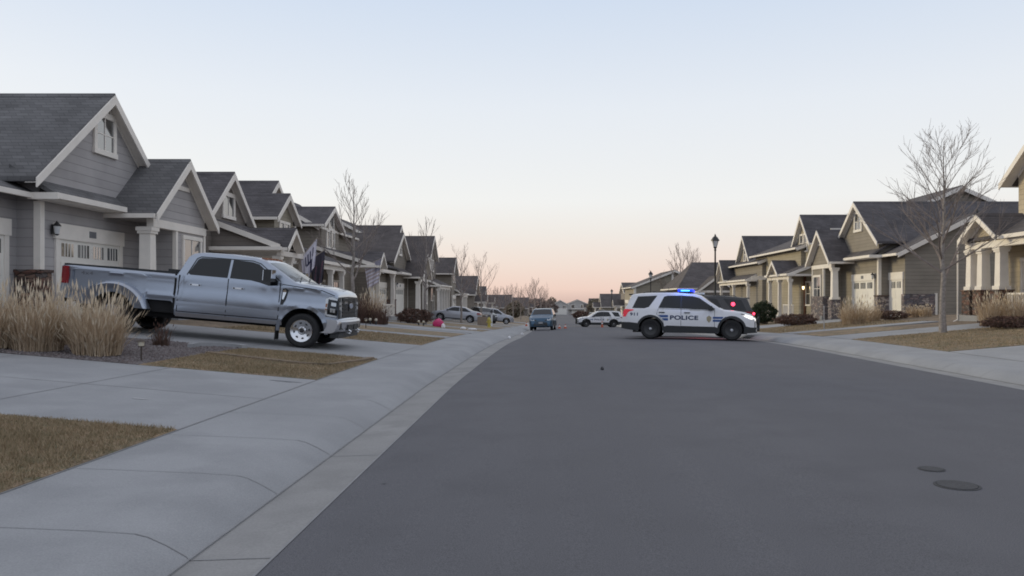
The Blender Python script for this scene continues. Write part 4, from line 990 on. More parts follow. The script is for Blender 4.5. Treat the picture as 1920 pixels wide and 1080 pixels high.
def wheel(root, x, y, z, r, w, off, style, side):
    """tyre (part) with a rim child"""
    t = MB(); ro, ri = r, r * .64
    prof = [(ri, -w / 2 + .015), (ri + .02, -w / 2), (ro - .05, -w / 2 - .005), (ro - .012, -w / 2 + .025), (ro, -w / 2 + .05), (ro, w / 2 - .05), (ro - .012, w / 2 - .025), (ro - .05, w / 2 + .005), (ri + .02, w / 2), (ri, w / 2 - .015), (ri, -w / 2 + .015)]
    t.lathe(prof, (0, 0, 0), 'Y', 36)
    o = t.build('wheel', M['rubber'], root, smooth=40); o.location = Vector((x, y, z)) + Vector(off)
    q = side; f = MB(); o2 = MB()
    if style == 'truck':
        f.lathe([(0, q * (w / 2 - .035)), (.07, q * (w / 2 - .03)), (.1, q * (w / 2 - .06)), (ri - .05, q * (w / 2 - .02)), (ri - .02, q * (w / 2 - .0)), (ri + .004, q * (w / 2 + .004)), (ri + .004, q * (w / 2 - .05))], (0, 0, 0), 'Y', 32)
        rim = f.build('rim', M['polished'], o, smooth=40)
        for k in range(8):
            a = 2 * math.pi * k / 8 + .2; rr = ri * .74
            o2.lathe([(0, q * (w / 2 - .022)), (.034, q * (w / 2 - .024)), (.036, q * (w / 2 - .05))], (rr * math.cos(a), 0, rr * math.sin(a)), 'Y', 10)
        for k in range(0):
            a = 2 * math.pi * k / 8; o2.lathe([(0, q * (w / 2 - .02)), (.014, q * (w / 2 - .025)), (.016, q * (w / 2 - .06))], (.11 * math.cos(a), 0, .11 * math.sin(a)), 'Y', 8)
        o2.lathe([(0, q * (w / 2 + .0)), (.05, q * (w / 2 - .005)), (.06, q * (w / 2 - .04))], (0, 0, 0), 'Y', 14)
        o2.build('hub', M['steel_black'], o, smooth=40)
    elif style == 'steel':
        f.lathe([(0, q * (w / 2 - .05)), (.1, q * (w / 2 - .05)), (.15, q * (w / 2 - .035)), (ri - .05, q * (w / 2 - .03)), (ri - .02, q * (w / 2 - .002)), (ri + .004, q * (w / 2 + .003)), (ri + .004, q * (w / 2 - .05))], (0, 0, 0), 'Y', 28)
        f.build('rim', M['steel_black'], o, smooth=40)
        o2.lathe([(0, q * (w / 2 + .0)), (.05, q * (w / 2 - .005)), (.065, q * (w / 2 - .05))], (0, 0, 0), 'Y', 14)
        for k in range(0):
            a = 2 * math.pi * k / 5; o2.lathe([(0, q * (w / 2 - .02)), (.022, q * (w / 2 - .025)), (.024, q * (w / 2 - .06))], (.16 * math.cos(a), 0, .16 * math.sin(a)), 'Y', 8)
        o2.build('hub', M['alloy'], o, smooth=40)
    else:
        f.lathe([(ri * .86, q * (w / 2 - .03)), (ri - .01, q * (w / 2 - .004)), (ri + .004, q * (w / 2 + .003)), (ri + .004, q * (w / 2 - .05))], (0, 0, 0), 'Y', 28)
        f.lathe([(0, q * (w / 2 - .02)), (.06, q * (w / 2 - .025)), (.07, q * (w / 2 - .06))], (0, 0, 0), 'Y', 12)
        for k in range(5):
            a = 2 * math.pi * k / 5; ca, sa = math.cos(a), math.sin(a); P = []
            for (rr, hwid) in ((.05, .04), (ri - .02, .028)):
                P += [(rr * ca - hwid * sa, q * (w / 2 - .03), rr * sa + hwid * ca), (rr * ca + hwid * sa, q * (w / 2 - .03), rr * sa - hwid * ca)]
            f.prism([P[0], P[1], P[3], P[2]], [(a_, b_ - q * .04, c_) for a_, b_, c_ in (P[0], P[1], P[3], P[2])])
        f.build('rim', M['alloy'], o, smooth=40)
        o2.lathe([(0, q * (w / 2 - .1)), (ri, q * (w / 2 - .1))], (0, 0, 0), 'Y', 20); o2.build('hub', M['under'], o)
    return o
def pieces(mb, gap=.012):
    """the separate pieces of a builder: connected faces, joined where their boxes touch"""
    par = list(range(len(mb.v)))
    def find(i):
        while par[i] != i: par[i] = par[par[i]]; i = par[i]
        return i
    for f in mb.f:
        a = find(f[0])
        for i in f[1:]: par[find(i)] = a
    comp = {}
    for i in range(len(mb.v)): comp.setdefault(find(i), []).append(i)
    ids = list(comp); B = [(np.min([mb.v[i] for i in comp[k]], axis=0) - gap, np.max([mb.v[i] for i in comp[k]], axis=0) + gap) for k in ids]
    g = list(range(len(ids)))
    def fg(i):
        while g[i] != i: i = g[i]
        return i
    for i in range(len(ids)):
        for j in range(i):
            if (B[i][0] <= B[j][1]).all() and (B[j][0] <= B[i][1]).all(): g[fg(i)] = fg(j)
    cl = {k: fg(n) for n, k in enumerate(ids)}; out = {}
    for f, m in zip(mb.f, mb.mi):
        q = out.setdefault(cl[find(f[0])], (MB(), {})); b, mp_ = q
        t = []
        for i in f:
            if i not in mp_: mp_[i] = len(b.v); b.v.append(mb.v[i])
            t.append(mp_[i])
        b.f.append(tuple(t)); b.mi.append(m)
    return [b for b, _ in out.values()]
WHOLE = {'decal', 'chassis', 'push_bar', 'antenna'}
def part(mb, name, mat, root, off, smooth=None, recalc=True):
    first = None
    for b in ([mb] if name in WHOLE else pieces(mb)):
        o = b.build(name, mat, root, smooth=smooth, recalc=recalc); o.location = off; first = first or o
    return first
def text_pts(txt, size, bold=.0):
    cu = bpy.data.curves.new('t', 'FONT'); cu.body = txt; cu.size = size; cu.offset = bold; cu.align_x = 'LEFT'; cu.space_character = 1.08
    ob = bpy.data.objects.new('t', cu); COL.objects.link(ob); bpy.context.view_layer.update()
    me = bpy.data.meshes.new_from_object(ob.evaluated_get(bpy.context.evaluated_depsgraph_get()))
    V = [tuple(v.co) for v in me.vertices]; Fc = [tuple(p.vertices) for p in me.polygons]
    bpy.data.objects.remove(ob); bpy.data.meshes.remove(me); bpy.data.curves.remove(cu)
    return V, Fc
def side_text(c, root, off, txt, x, z, size, mat, sd, name, sx=1.0, bold=.0, eps=.006):
    """reads left to right seen from that side; x = start (left end as read)"""
    V, Fc = text_pts(txt, size, bold); mb = MB(); q = 1 if sd < 0 else -1
    mb.add([c.sp(x + q * v[0] * sx, z + v[1], sd, eps) for v in V], Fc)
    return part(mb, name, mat, root, off, recalc=False)

def pickup():
    P = dict(top=[(-.0, .8), (.012, 1.2), (.02, 1.5), (.3, 1.505), (2.6, 1.5), (2.705, 1.5), (2.71, 1.5), (2.74, 1.5), (2.80, 1.62), (2.92, 1.93), (3.02, 2.01), (3.2, 2.05), (3.9, 2.065), (4.5, 2.03), (4.75, 1.98), (5.0, 1.84), (5.52, 1.53), (5.6, 1.51), (5.9, 1.49), (6.2, 1.455), (6.42, 1.405), (6.52, 1.36), (6.565, 1.30), (6.585, 1.2), (6.60, 1.0), (6.61, .75), (6.65, .71), (6.68, .55)],
             bot=[(0, .74), (.5, .64), (2.0, .62), (2.04, .84), (2.69, .84), (2.75, .52), (5.2, .5), (6.4, .5), (6.68, .48)], axles=(1.32, 5.79), rw=.405, Ra=.54, W=2.03, belt=1.39, tumble=.31, plan_c=.35, plan_k=(.04, .09), crown=.03, bed=(.12, 2.6, 1.0), crease=((.97, .05, .022), (1.36, .07, .012), (.62, .08, .012)), bulge=.07)
    c = Car(P); mid = (1.32 + 5.79) / 2
    # photo: front axle about X = -5.7 at Y ~ 19.1 (truck centre line)
    Yc = 19.15; xf_ = -5.76; xm = xf_ - (5.79 - mid)
    zA = gz(xf_, Yc); zB = gz(xf_ - 4.47, Yc); pitch = math.atan2(zB - zA, 4.47)
    root = empty('pickup_truck', (xm, Yc, (zA + zB) / 2 + .008), 0, 'silver crew cab dually pickup truck parked nose down on the sloping driveway', 'truck')
    root.rotation_euler = (0, pitch, 0); off = Vector((-mid, 0, 0))
    paint = M['truck_paint']
    b = c.body(root, paint, off)
    u = MB(); u.box(.3, 6.5, -.62, .62, .42, .8); u.box(2.02, 2.74, -.9, .9, .56, .83); part(u, 'chassis', M['under'], root, off)
    # wide rear flares
    for sd in (1, -1):
        f = MB(); ax = 1.32; n = 22; V = []
        for k in range(n + 1):
            t = R(-6 + 192 * k / n); co, si = math.cos(t), math.sin(t)
            for rr, yy in ((.545, 1.10), (.58, 1.13), (.68, 1.165), (.77, 1.175), (.82, 1.13), (.845, .98)):
                V.append((ax + rr * co * (1.04 if rr > .6 else 1), sd * yy, max(.62, .405 + rr * si * (1 if rr < .7 else .97))))
        f.add(V, [(i * 6 + k, i * 6 + k + 1, (i + 1) * 6 + k + 1, (i + 1) * 6 + k) for i in range(n) for k in range(5)])
        V2 = []
        for k in range(n + 1):
            t = R(-6 + 192 * k / n); V2 += [(ax + .545 * math.cos(t), sd * 1.10, max(.62, .405 + .545 * math.sin(t))), (ax + .545 * math.cos(t), sd * .8, max(.62, .405 + .545 * math.sin(t)))]
        f.add(V2, [(2 * i, 2 * i + 1, 2 * i + 3, 2 * i + 2) for i in range(n)]); part(f, 'rear_fender', paint, root, off, smooth=40)
        f2 = MB(); c.arch(f2, 5.79, .535, .62, -4, 184, (sd,), .022); part(f2, 'wheel_arch', paint, root, off, smooth=40)
    for sd in (1, -1):
        wheel(root, 5.79, sd * .89, .405, .405, .24, off, 'truck', sd)
        wheel(root, 1.32, sd * 1.02, .405, .405, .23, off, 'truck', sd); wheel(root, 1.32, sd * .74, .405, .405, .23, off, 'truck', sd)
    # glass
    for poly in ([(3.0, 1.535), (3.02, 1.58), (3.16, 1.88), (3.24, 1.925), (3.93, 1.945), (3.93, 1.50), (3.05, 1.505)],
                 [(3.99, 1.50), (3.99, 1.945), (4.45, 1.925), (4.62, 1.885), (5.13, 1.52), (5.14, 1.42), (4.92, 1.40), (4.7, 1.455), (4.5, 1.49)]):
        g = MB(); c.poly_side(g, poly, eps=.006, dens=.1); part(g, 'side_window', M['car_glass'], root, off)
    fr = MB(); c.band(fr, [(2.97, 1.50), (3.13, 1.90), (3.22, 1.95), (4.45, 1.955), (4.65, 1.905), (5.2, 1.52)], .022, eps=.007); part(fr, 'window_trim', M['plastic'], root, off)
    g = MB(); c.glass_top(g, 4.83, 5.5, .93, .9); part(g, 'windshield', M['car_glass'], root, off, smooth=60)
    g = MB(); c.glass_top(g, 2.80, 2.92, .8); part(g, 'rear_window', M['car_glass'], root, off)
    wp = MB()
    for y in (.15, -.55): wp.tube([(5.53, y, c.ztop(5.53, y) + .02), (5.46, y + .3, c.ztop(5.46, y + .3) + .025), (5.38, y + .55, c.ztop(5.38, y + .5) + .025)], .012, 6)
    part(wp, 'wiper', M['plastic'], root, off)
    # gaps between panels
    gp = MB()
    c.poly_side(gp, [(2.695, .56), (2.745, .56), (2.745, 1.5), (2.695, 1.5)], eps=.004)
    for path in ([(2.8, .62), (2.8, 1.48)], [(3.96, .58), (3.96, 1.48)], [(5.2, .62), (5.2, 1.5)], [(2.8, .62), (5.2, .62)], [(5.25, 1.46), (6.2, 1.39), (6.5, 1.29)]):
        c.band(gp, path, .018, eps=.0035)
    part(gp, 'panel_gaps', M['under'], root, off)
    # character lines: bright crease and lower moulding
    cr_ = MB(); c.poly_side(cr_, [(2.78, .86), (5.22, .82), (5.22, .72), (2.78, .76)], eps=.012, dens=.3); part(cr_, 'door_moulding', paint, root, off)
    lo = MB(); c.poly_side(lo, [(2.78, .60), (5.3, .58), (5.3, .5), (2.78, .5)], eps=.014, dens=.3); part(lo, 'rocker_panel', M['alloy'], root, off)
    hd = MB()
    for x in (3.2, 4.22):
        for sd in (1, -1):
            y = sd * (c.hw(x, 1.28) + .035); hd.box(x - .13, x + .13, min(y, y - sd * .03), max(y, y - sd * .03), 1.255, 1.295); hd.box(x - .12, x - .08, *sorted((y, y - sd * .05)), 1.26, 1.29); hd.box(x + .08, x + .12, *sorted((y, y - sd * .05)), 1.26, 1.29)
    part(hd, 'door_handle', M['chrome'], root, off)
    # bed rails, badge text, tail lamps
    rl = MB()
    for sd in (1, -1):
        y1 = c.ytop(1.5) + .02; rl.box(.1, 2.68, *sorted((sd * (y1 - .1), sd * y1)), 1.495, 1.535)
    rl.box(.05, .12, -.95, .95, 1.49, 1.53); rl.box(2.5, 2.68, -.92, .92, 1.49, 1.6)
    part(rl, 'bed_rail', M['plastic'], root, off)
    tl = MB(); c.poly_side(tl, [(.05, 1.06), (.19, 1.06), (.21, 1.25), (.19, 1.47), (.06, 1.47), (.03, 1.2)], eps=.02, dens=.05); part(tl, 'tail_lamp', M['tail_red'], root, off)
    tl = MB(); c.poly_front(tl, [(.82, 1.06), (.97, 1.06), (.97, 1.46), (.82, 1.46)], False); part(tl, 'tail_lamp', M['tail_red'], root, off)
    crs = MB(); c.band(crs, [(.3, .95), (.3, 1.40), (.42, 1.44), (1.9, 1.44), (2.15, 1.36)], .03, eps=.006); part(crs, 'bed_crease', paint, root, off)
    side_text(c, root, off, '4x4', .48, 1.30, .12, M['decal_grey'], -1, 'decal', 1.5)
    # rear bumper, tailgate
    rb = MB(); rb.box(-.12, .1, -.98, .98, .62, .82); part(rb, 'rear_bumper', M['chrome'], root, off)
    # fender vent
    fv = MB(); c.poly_side(fv, [(5.24, .98), (5.29, .98), (5.36, 1.12), (5.40, 1.33), (5.34, 1.38), (5.27, 1.36), (5.25, 1.2)], eps=.012, dens=.05); part(fv, 'fender_vent', M['plastic'], root, off)
    fv = MB(); c.poly_side(fv, [(5.27, 1.12), (5.30, 1.1), (5.36, 1.28), (5.34, 1.34), (5.28, 1.32)], eps=.02, dens=.05); part(fv, 'vent_trim', M['chrome'], root, off)
    # front: grille, badge, lamps, bumper
    gr = MB(); c.poly_front(gr, [(0, .755), (.93, .755), (.945, 1.0), (.945, 1.22), (.9, 1.26), (0, 1.28)], eps=.014); part(gr, 'grille', M['plastic'], root, off)
    gb = MB()
    for z in (.82, .91, 1.0, 1.09, 1.18): gb.box(c.xf(0, z) + .016, c.xf(0, z) + .04, -.66, .66, z - .014, z + .014)
    gb.box(c.xf(0, 1.22) + .02, c.xf(0, 1.22) + .05, -.66, .66, 1.205, 1.24)
    part(gb, 'grille_bar', M['plastic'], root, off)
    x = c.xf(0, 1.06) + .06; og = MB(); og.prism([(x, .17 * math.cos(t), 1.06 + .075 * math.sin(t)) for t in np.linspace(0, 2 * math.pi, 24, endpoint=False)], [(x + .02, .17 * math.cos(t), 1.06 + .075 * math.sin(t)) for t in np.linspace(0, 2 * math.pi, 24, endpoint=False)])
    ob = part(og, 'badge', M['chrome'], root, off); og = MB(); x += .021; og.prism([(x, .15 * math.cos(t), 1.06 + .058 * math.sin(t)) for t in np.linspace(0, 2 * math.pi, 24, endpoint=False)], [(x + .004, .15 * math.cos(t), 1.06 + .058 * math.sin(t)) for t in np.linspace(0, 2 * math.pi, 24, endpoint=False)]); part(og, 'badge_face', M['silver_badge'], root, off)
    hl = MB(); c.poly_side(hl, [(6.33, .79), (6.592, .77), (6.592, 1.0), (6.578, 1.22), (6.44, 1.27), (6.30, 1.22)], eps=.012, dens=.04); part(hl, 'headlight', M['car_glass'], root, off)
    hb = MB(); c.poly_side(hb, [(6.31, .84), (6.355, .80), (6.365, 1.235), (6.30, 1.215)], eps=.02); c.poly_side(hb, [(6.366, 1.205), (6.57, 1.18), (6.57, 1.22), (6.45, 1.262), (6.366, 1.245)], eps=.02); c.poly_side(hb, [(6.36, .80), (6.585, .78), (6.585, .82), (6.36, .845)], eps=.02)
    c.poly_front(hb, [(.70, .78), (.74, .78), (.74, 1.24), (.70, 1.24)], eps=.02); part(hb, 'headlight_bracket', M['lens'], root, off)
    ha = MB(); c.poly_side(ha, [(6.315, .95), (6.35, .94), (6.355, 1.1), (6.312, 1.09)], eps=.026); part(ha, 'marker_lamp', M['lens_amber'], root, off)
    hp = MB(); c.poly_side(hp, [(6.43, .90), (6.54, .89), (6.54, .98), (6.43, .99)], eps=.018, dens=.05); c.poly_side(hp, [(6.44, 1.05), (6.55, 1.04), (6.55, 1.12), (6.44, 1.135)], eps=.018, dens=.05); c.poly_front(hp, [(.78, .96), (.88, .96), (.88, 1.04), (.78, 1.04)], eps=.024); c.poly_front(hp, [(.78, 1.08), (.88, 1.08), (.88, 1.15), (.78, 1.15)], eps=.024); part(hp, 'headlight_projector', M['lens'], root, off)
    bm = MB(); V = []
    prof = [(.40, 6.60), (.44, 6.69), (.54, 6.745), (.68, 6.755), (.725, 6.72), (.725, 6.55)]
    ysn = np.linspace(-1, 1, 33)
    for q in ysn:
        y = 1.03 * min(1, abs(q) * 1.08) * (1 if q > 0 else -1); cv = -.10 * abs(q) ** 3 - (max(0, abs(q) - .926) / .074) * .27
        V += [(xx + cv, y, zz) for zz, xx in prof]
    n = len(prof); bm.add(V, [(i * n + k, i * n + k + 1, (i + 1) * n + k + 1, (i + 1) * n + k) for i in range(len(ysn) - 1) for k in range(n - 1)])
    for sd in (1, -1):
        pass
    part(bm, 'front_bumper', M['alloy'], root, off, smooth=40)
    fo = MB()
    for sd in (1, -1):
        fo.box(6.5, 6.70, *sorted((sd * .72, sd * .96)), .50, .65); fo.box(6.6, 6.765, *sorted((sd * .06, sd * .5)), .47, .61)
    fo.box(6.45, 6.66, -.93, .93, .29, .41)
    part(fo, 'fog_lamp_recess', M['plastic'], root, off)
    th = MB()
    for sd in (1, -1): th.tube([(6.7, sd * .42, .42), (6.80, sd * .42, .40), (6.82, sd * .42, .45), (6.75, sd * .42, .49)], .018, 8)
    part(th, 'tow_hook', M['chrome'], root, off)
    # mirrors
    for sd in (1, -1):
        m_ = MB(); y0 = c.hw(5.0, 1.5); m_.box(4.92, 5.1, *sorted((sd * (y0 + .14), sd * (y0 + .42))), 1.5, 1.78); m_.box(4.98, 5.08, *sorted((sd * (y0 - .05), sd * (y0 + .16))), 1.50, 1.55); m_.box(4.98, 5.06, *sorted((sd * (y0 - .05), sd * (y0 + .16))), 1.62, 1.66)
        mo = part(m_, 'side_mirror', M['plastic'], root, off); m2 = MB(); m2.box(4.90, 4.918, *sorted((sd * (y0 + .16), sd * (y0 + .4))), 1.52, 1.76); m2.box(5.102, 5.115, *sorted((sd * (y0 + .15), sd * (y0 + .41))), 1.58, 1.77); m2.build('mirror_cap', M['chrome'], mo)
    # mud flap, roof lamps
    mf = MB()
    for sd in (1, -1): mf.box(5.16, 5.18, *sorted((sd * .75, sd * 1.0)), .14, .52); mf.box(.66, .68, *sorted((sd * .7, sd * 1.15)), .2, .62)
    part(mf, 'mud_flap', M['rubber'], root, off)
    rl = MB()
    for y in (-.5, -.2, 0, .2, .5): rl.box(4.55, 4.68, y - .05, y + .05, c.ztop(4.6, y) - .02, c.ztop(4.6, y) + .03)
    part(rl, 'roof_marker_lamp', M['lens_amber'], root, off)
    an = MB(); an.box(2.98, 3.16, -.09, .09, 2.03, 2.09); part(an, 'shark_fin_antenna', M['plastic'], root, off)
pickup()

SUV = dict(top=[(0, .5), (.015, .75), (.05, .98), (.12, 1.12), (.2, 1.25), (.32, 1.55), (.36, 1.66), (.42, 1.70), (.8, 1.745), (1.5, 1.775), (2.2, 1.77), (2.75, 1.72), (3.0, 1.66), (3.72, 1.19), (3.85, 1.13), (4.2, 1.10), (4.6, 1.04), (4.85, .96), (4.97, .86), (5.03, .68), (5.05, .5)],
           bot=[(0, .38), (.6, .3), (1.5, .25), (3.8, .25), (4.5, .26), (5.05, .3)], axles=(1.13, 4.155), rw=.385, Ra=.46, W=2.0, belt=1.08, tumble=.36, plan_c=.6, plan_k=(.12, .26), crown=.03, bed=None)
def police_suv(loc, rz, label, paint, detail=True, dark=False, lights=True):
    c = Car(SUV); mid = 2.64; off = Vector((-mid, 0, 0))
    root = empty('police_suv', loc, rz, label, 'police car')
    c.body(root, paint, off)
    u = MB(); u.box(.4, 4.7, -.6, .6, .24, .7); part(u, 'chassis', M['under'], root, off)
    for ax in (1.13, 4.155):
        for sd in (1, -1): wheel(root, ax, sd * .86, .385, .385, .25, off, 'steel', sd)
    for poly in ([(.42, 1.17), (.62, 1.62), (1.36, 1.66), (1.06, 1.22), (.9, 1.17)], [(1.42, 1.19), (1.62, 1.62), (1.75, 1.66), (2.25, 1.67), (2.25, 1.17)], [(2.31, 1.17), (2.30, 1.67), (2.7, 1.645), (2.95, 1.58), (3.55, 1.17), (3.5, 1.13)]):
        g = MB(); c.poly_side(g, poly, eps=.006, dens=.1); part(g, 'side_window', M['car_glass'], root, off)
    bp_ = MB(); c.poly_side(bp_, [(2.252, 1.165), (2.252, 1.672), (2.308, 1.672), (2.308, 1.165)], eps=.005); part(bp_, 'door_pillar', M['plastic'], root, off)
    g = MB(); c.glass_top(g, 3.04, 3.7, .93, .93); part(g, 'windshield', M['car_glass'], root, off, smooth=60)
    g = MB(); c.glass_top(g, .13, .31, .86, .82); part(g, 'rear_window', M['car_glass'], root, off, smooth=60)
    sp_ = MB(); sp_.box(.24, .5, -.66, .66, 1.68, 1.725); part(sp_, 'spoiler', M['plastic'] if not dark else M['black_paint'], root, off)
    # black lower cladding
    cl = MB()
    c.poly_side(cl, [(1.62, .26), (1.62, .46), (1.75, .52), (3.55, .50), (3.68, .44), (3.68, .26)], eps=.016, dens=.2)
    c.poly_side(cl, [(.004, .39), (.004, .63), (.3, .63), (.62, .60), (.68, .50), (.72, .38), (.6, .31), (.2, .355)], eps=.016, dens=.06)
    c.poly_side(cl, [(4.58, .27), (4.6, .46), (4.66, .54), (4.85, .50), (5.03, .50), (5.03, .31)], eps=.016, dens=.06)
    for ax in (1.13, 4.155): c.arch(cl, ax, .452, .535, -8, 188, (1, -1), .018)
    part(cl, 'lower_cladding', M['plastic'], root, off)
    rb = MB(); c.poly_front(rb, [(0, .39), (.9, .39), (.9, .63), (0, .64)], False, .03); part(rb, 'rear_bumper', M['plastic'], root, off)
    fb = MB(); c.poly_front(fb, [(0, .31), (.80, .31), (.78, .48), (.66, .56), (.52, .82), (0, .84)], True, .02); part(fb, 'grille', M['plastic'], root, off)
    gp = MB()
    for path in ([(1.42, 1.16), (1.36, .95), (1.6, .72), (1.64, .52)], [(2.28, .5), (2.28, 1.16)], [(3.52, .5), (3.52, 1.1), (3.4, 1.16)], [(1.42, 1.155), (3.55, 1.11)]): c.band(gp, path, .012, eps=.0035)
    part(gp, 'panel_gaps', M['under'], root, off)
    hd = MB()
    for x in (1.55, 2.5):
        for sd in (1, -1): y = sd * (c.hw(x, .98) + .03); hd.box(x - .1, x + .12, *sorted((y, y - sd * .05)), 1.0, 1.035)
    part(hd, 'door_handle', M['plastic'], root, off)
    tl = MB(); c.poly_side(tl, [(.06, .84), (.17, .84), (.24, .97), (.30, 1.04), (.48, 1.09), (.46, 1.12), (.12, 1.13)], eps=.016, dens=.05); part(tl, 'tail_lamp', M['tail_lit'] if lights and not dark else M['tail_red'], root, off)
    tl = MB(); c.poly_front(tl, [(.7, .9), (.92, .86), (.9, 1.08), (.7, 1.06)], False, .016); part(tl, 'tail_lamp', M['tail_lit'] if lights and not dark else M['tail_red'], root, off)
    hl = MB(); c.poly_side(hl, [(4.5, .985), (4.62, .90), (4.85, .80), (4.94, .82), (4.9, .9), (4.7, .965)], eps=.012, dens=.05); c.poly_front(hl, [(.55, .72), (.8, .74), (.82, .86), (.56, .86)], eps=.02); part(hl, 'headlight', M['headlit'] if lights else M['lens'], root, off)
    hm = MB(); c.poly_side(hm, [(4.46, 1.0), (4.6, .93), (4.64, .955), (4.52, 1.01)], eps=.014); part(hm, 'headlight_bezel', M['plastic'], root, off)
    for sd in (1, -1):
        m_ = MB(); y0 = c.hw(3.38, 1.2); m_.box(3.3, 3.44, *sorted((sd * (y0 + .06), sd * (y0 + .27))), 1.12, 1.28); m_.box(3.34, 3.42, *sorted((sd * (y0 - .05), sd * (y0 + .08))), 1.12, 1.17); part(m_, 'side_mirror', M['plastic'], root, off)
    rr = MB()
    for sd in (1, -1): rr.tube([(.8, sd * .66, 1.75), (.9, sd * .66, 1.79), (2.4, sd * .66, 1.8), (2.5, sd * .66, 1.76)], .016, 6)
    part(rr, 'roof_rail', M['plastic'], root, off)
    # light bar and push bar
    lb = MB(); lb.box(2.15, 2.65, -.58, .58, 1.795, 1.83); lb.tube([(2.4, -.45, 1.75), (2.4, -.45, 1.81)], .04, 6); lb.tube([(2.4, .45, 1.75), (2.4, .45, 1.81)], .04, 6); o = part(lb, 'light_bar', M['plastic'], root, off)
    ln = MB(); ln.box(2.12, 2.68, -.6, .6, 1.832, 1.915); ln.build('light_bar_lens', M['blue_light'] if lights and not dark else M['lens'], o)
    if lights and not dark:
        k = MB(); k.box(2.24, 2.56, -.606, -.6015, 1.85, 1.88); k.box(2.24, 2.56, .6015, .606, 1.85, 1.88); k.build('light_bar_beam', M['blue_core'], o)
    ant = MB(); ant.box(1.1, 1.2, -.05, .05, 1.78, 1.84); ant.tube([(1.7, .2, 1.79), (1.68, .2, 2.02)], .008, 5); part(ant, 'antenna', M['plastic'], root, off)
    pb = MB()
    for sd in (1, -1): pb.box(5.08, 5.16, *sorted((sd * .30, sd * .36)), .35, 1.0); pb.tube([(5.12, sd * .36, .9), (5.1, sd * .6, .86), (4.98, sd * .8, .7), (4.98, sd * .8, .48), (5.1, sd * .5, .44)], .022, 6)
    pb.box(5.09, 5.15, -.36, .36, .92, .98); pb.box(5.09, 5.15, -.36, .36, .6, .66); pb.box(4.95, 5.1, -.3, -.26, .5, .56); pb.box(4.95, 5.1, .26, .3, .5, .56)
    part(pb, 'push_bar', M['black_metal'], root, off)
    if lights:
        for x, z, y, mt in (((3.36, 1.22, -1.08, 'blue_light'),) if not dark else ()):
            k = MB(); k.lathe([(0, -.04), (.05, -.03), (.062, 0), (.05, .03), (0, .04)], (x, y, z), 'Y', 12)
            part(k, 'warning_light', M[mt], root, off)
    if detail:
        for sd in (-1, 1):
            q = 1 if sd < 0 else -1; x0 = 1.86 if sd < 0 else 3.28
            side_text(c, root, off, 'POLICE', x0, .755, .215, M['navy'], sd, 'decal', 1.42, .008)
            side_text(c, root, off, '911', .34 if sd < 0 else .86, .885, .15, M['navy'], sd, 'decal', 1.45, .005)
            d = MB(); xb = 3.36 if sd < 0 else 1.78
            if sd < 0:
                c.poly_side(d, [(3.46, .88), (3.86, .88), (3.8, .80), (3.46, .80)], (sd,), .005); c.poly_side(d, [(3.46, .77), (3.78, .77), (3.72, .69), (3.46, .69)], (sd,), .005)
                c.poly_side(d, [(3.9, .88), (4.06, .88), (3.94, .82), (3.84, .80)], (sd,), .005)
                c.poly_side(d, [(1.42, .92), (1.80, .92), (1.80, .83), (1.52, .83)], (sd,), .005); c.poly_side(d, [(1.56, .80), (1.80, .80), (1.80, .71), (1.64, .71)], (sd,), .005)
            else:
                c.poly_side(d, [(3.4, .86), (3.8, .86), (3.74, .79), (3.4, .79)], (sd,), .005); c.poly_side(d, [(1.5, .86), (1.72, .86), (1.72, .79), (1.6, .79)], (sd,), .005)
            part(d, 'stripe', M['decal_blue'], root, off)
            g = MB(); xb = 3.32 if sd < 0 else 1.80
            c.poly_side(g, [(xb - .09, .86), (xb, .92), (xb + .09, .86), (xb + .08, .74), (xb, .65), (xb - .08, .74)], (sd,), .005, .05); part(g, 'badge', M['gold'], root, off)
    pl = MB(); pl.box(c.xf(0, .8, False) - .045, c.xf(0, .8, False) - .03, -.16, .16, .74, .9); part(pl, 'licence_plate', M['plate'], root, off)
    return root
def stand(x, y, rz, wb=1.5):
    return (x, y, road_z(x, y) + .006) if eL(y) < x < eR(y) else (x, y, gz(x, y) + .01)
def road_tilt(o, x, y, rz, half=1.51, side=.85):
    ca, sa = math.cos(rz), math.sin(rz)
    f = gz(x + ca * half, y + sa * half); b = gz(x - ca * half, y - sa * half)
    l = gz(x - sa * side, y + ca * side); r = gz(x + sa * side, y - ca * side)
    o.rotation_euler = (math.atan2(l - r, 2 * side), -math.atan2(f - b, 2 * half), rz)
    o.location.z = (f + b + l + r) / 4 + .006
x, y = 5.77, 29.9; rz = R(-15)
o = police_suv(stand(x, y, rz), rz, 'white police SUV with lit blue roof light parked across the street', M['white_paint']); road_tilt(o, x, y, rz)
x, y = 6.35, 33.4; rz = R(180 - 3)
o = police_suv(stand(x, y, rz), rz, 'dark police vehicle with red flashing lights behind the white police SUV', M['black_paint'], detail=False, dark=True); road_tilt(o, x, y, rz)
k = MB(); k.lathe([(0, -.03), (.075, -.02), (.085, 0), (.075, .02), (0, .03)], (.98 - 2.64, 1.0 - .09, 1.43), 'Y', 12); ok = k.build('warning_light', M['red_light'], o)
k = MB(); k.lathe([(0, -.03), (.05, -.02), (.06, 0), (.05, .02), (0, .03)], (.12 - 2.64, .92, 1.04), 'Y', 12); ok = k.build('warning_light', M['red_light'], o)
x, y = 6.0, 84.5; rz = R(180 + 6)
o = police_suv(stand(x, y, rz), rz, 'distant white police SUV facing left beyond the traffic cones', M['white_paint'], lights=False); road_tilt(o, x, y, rz)

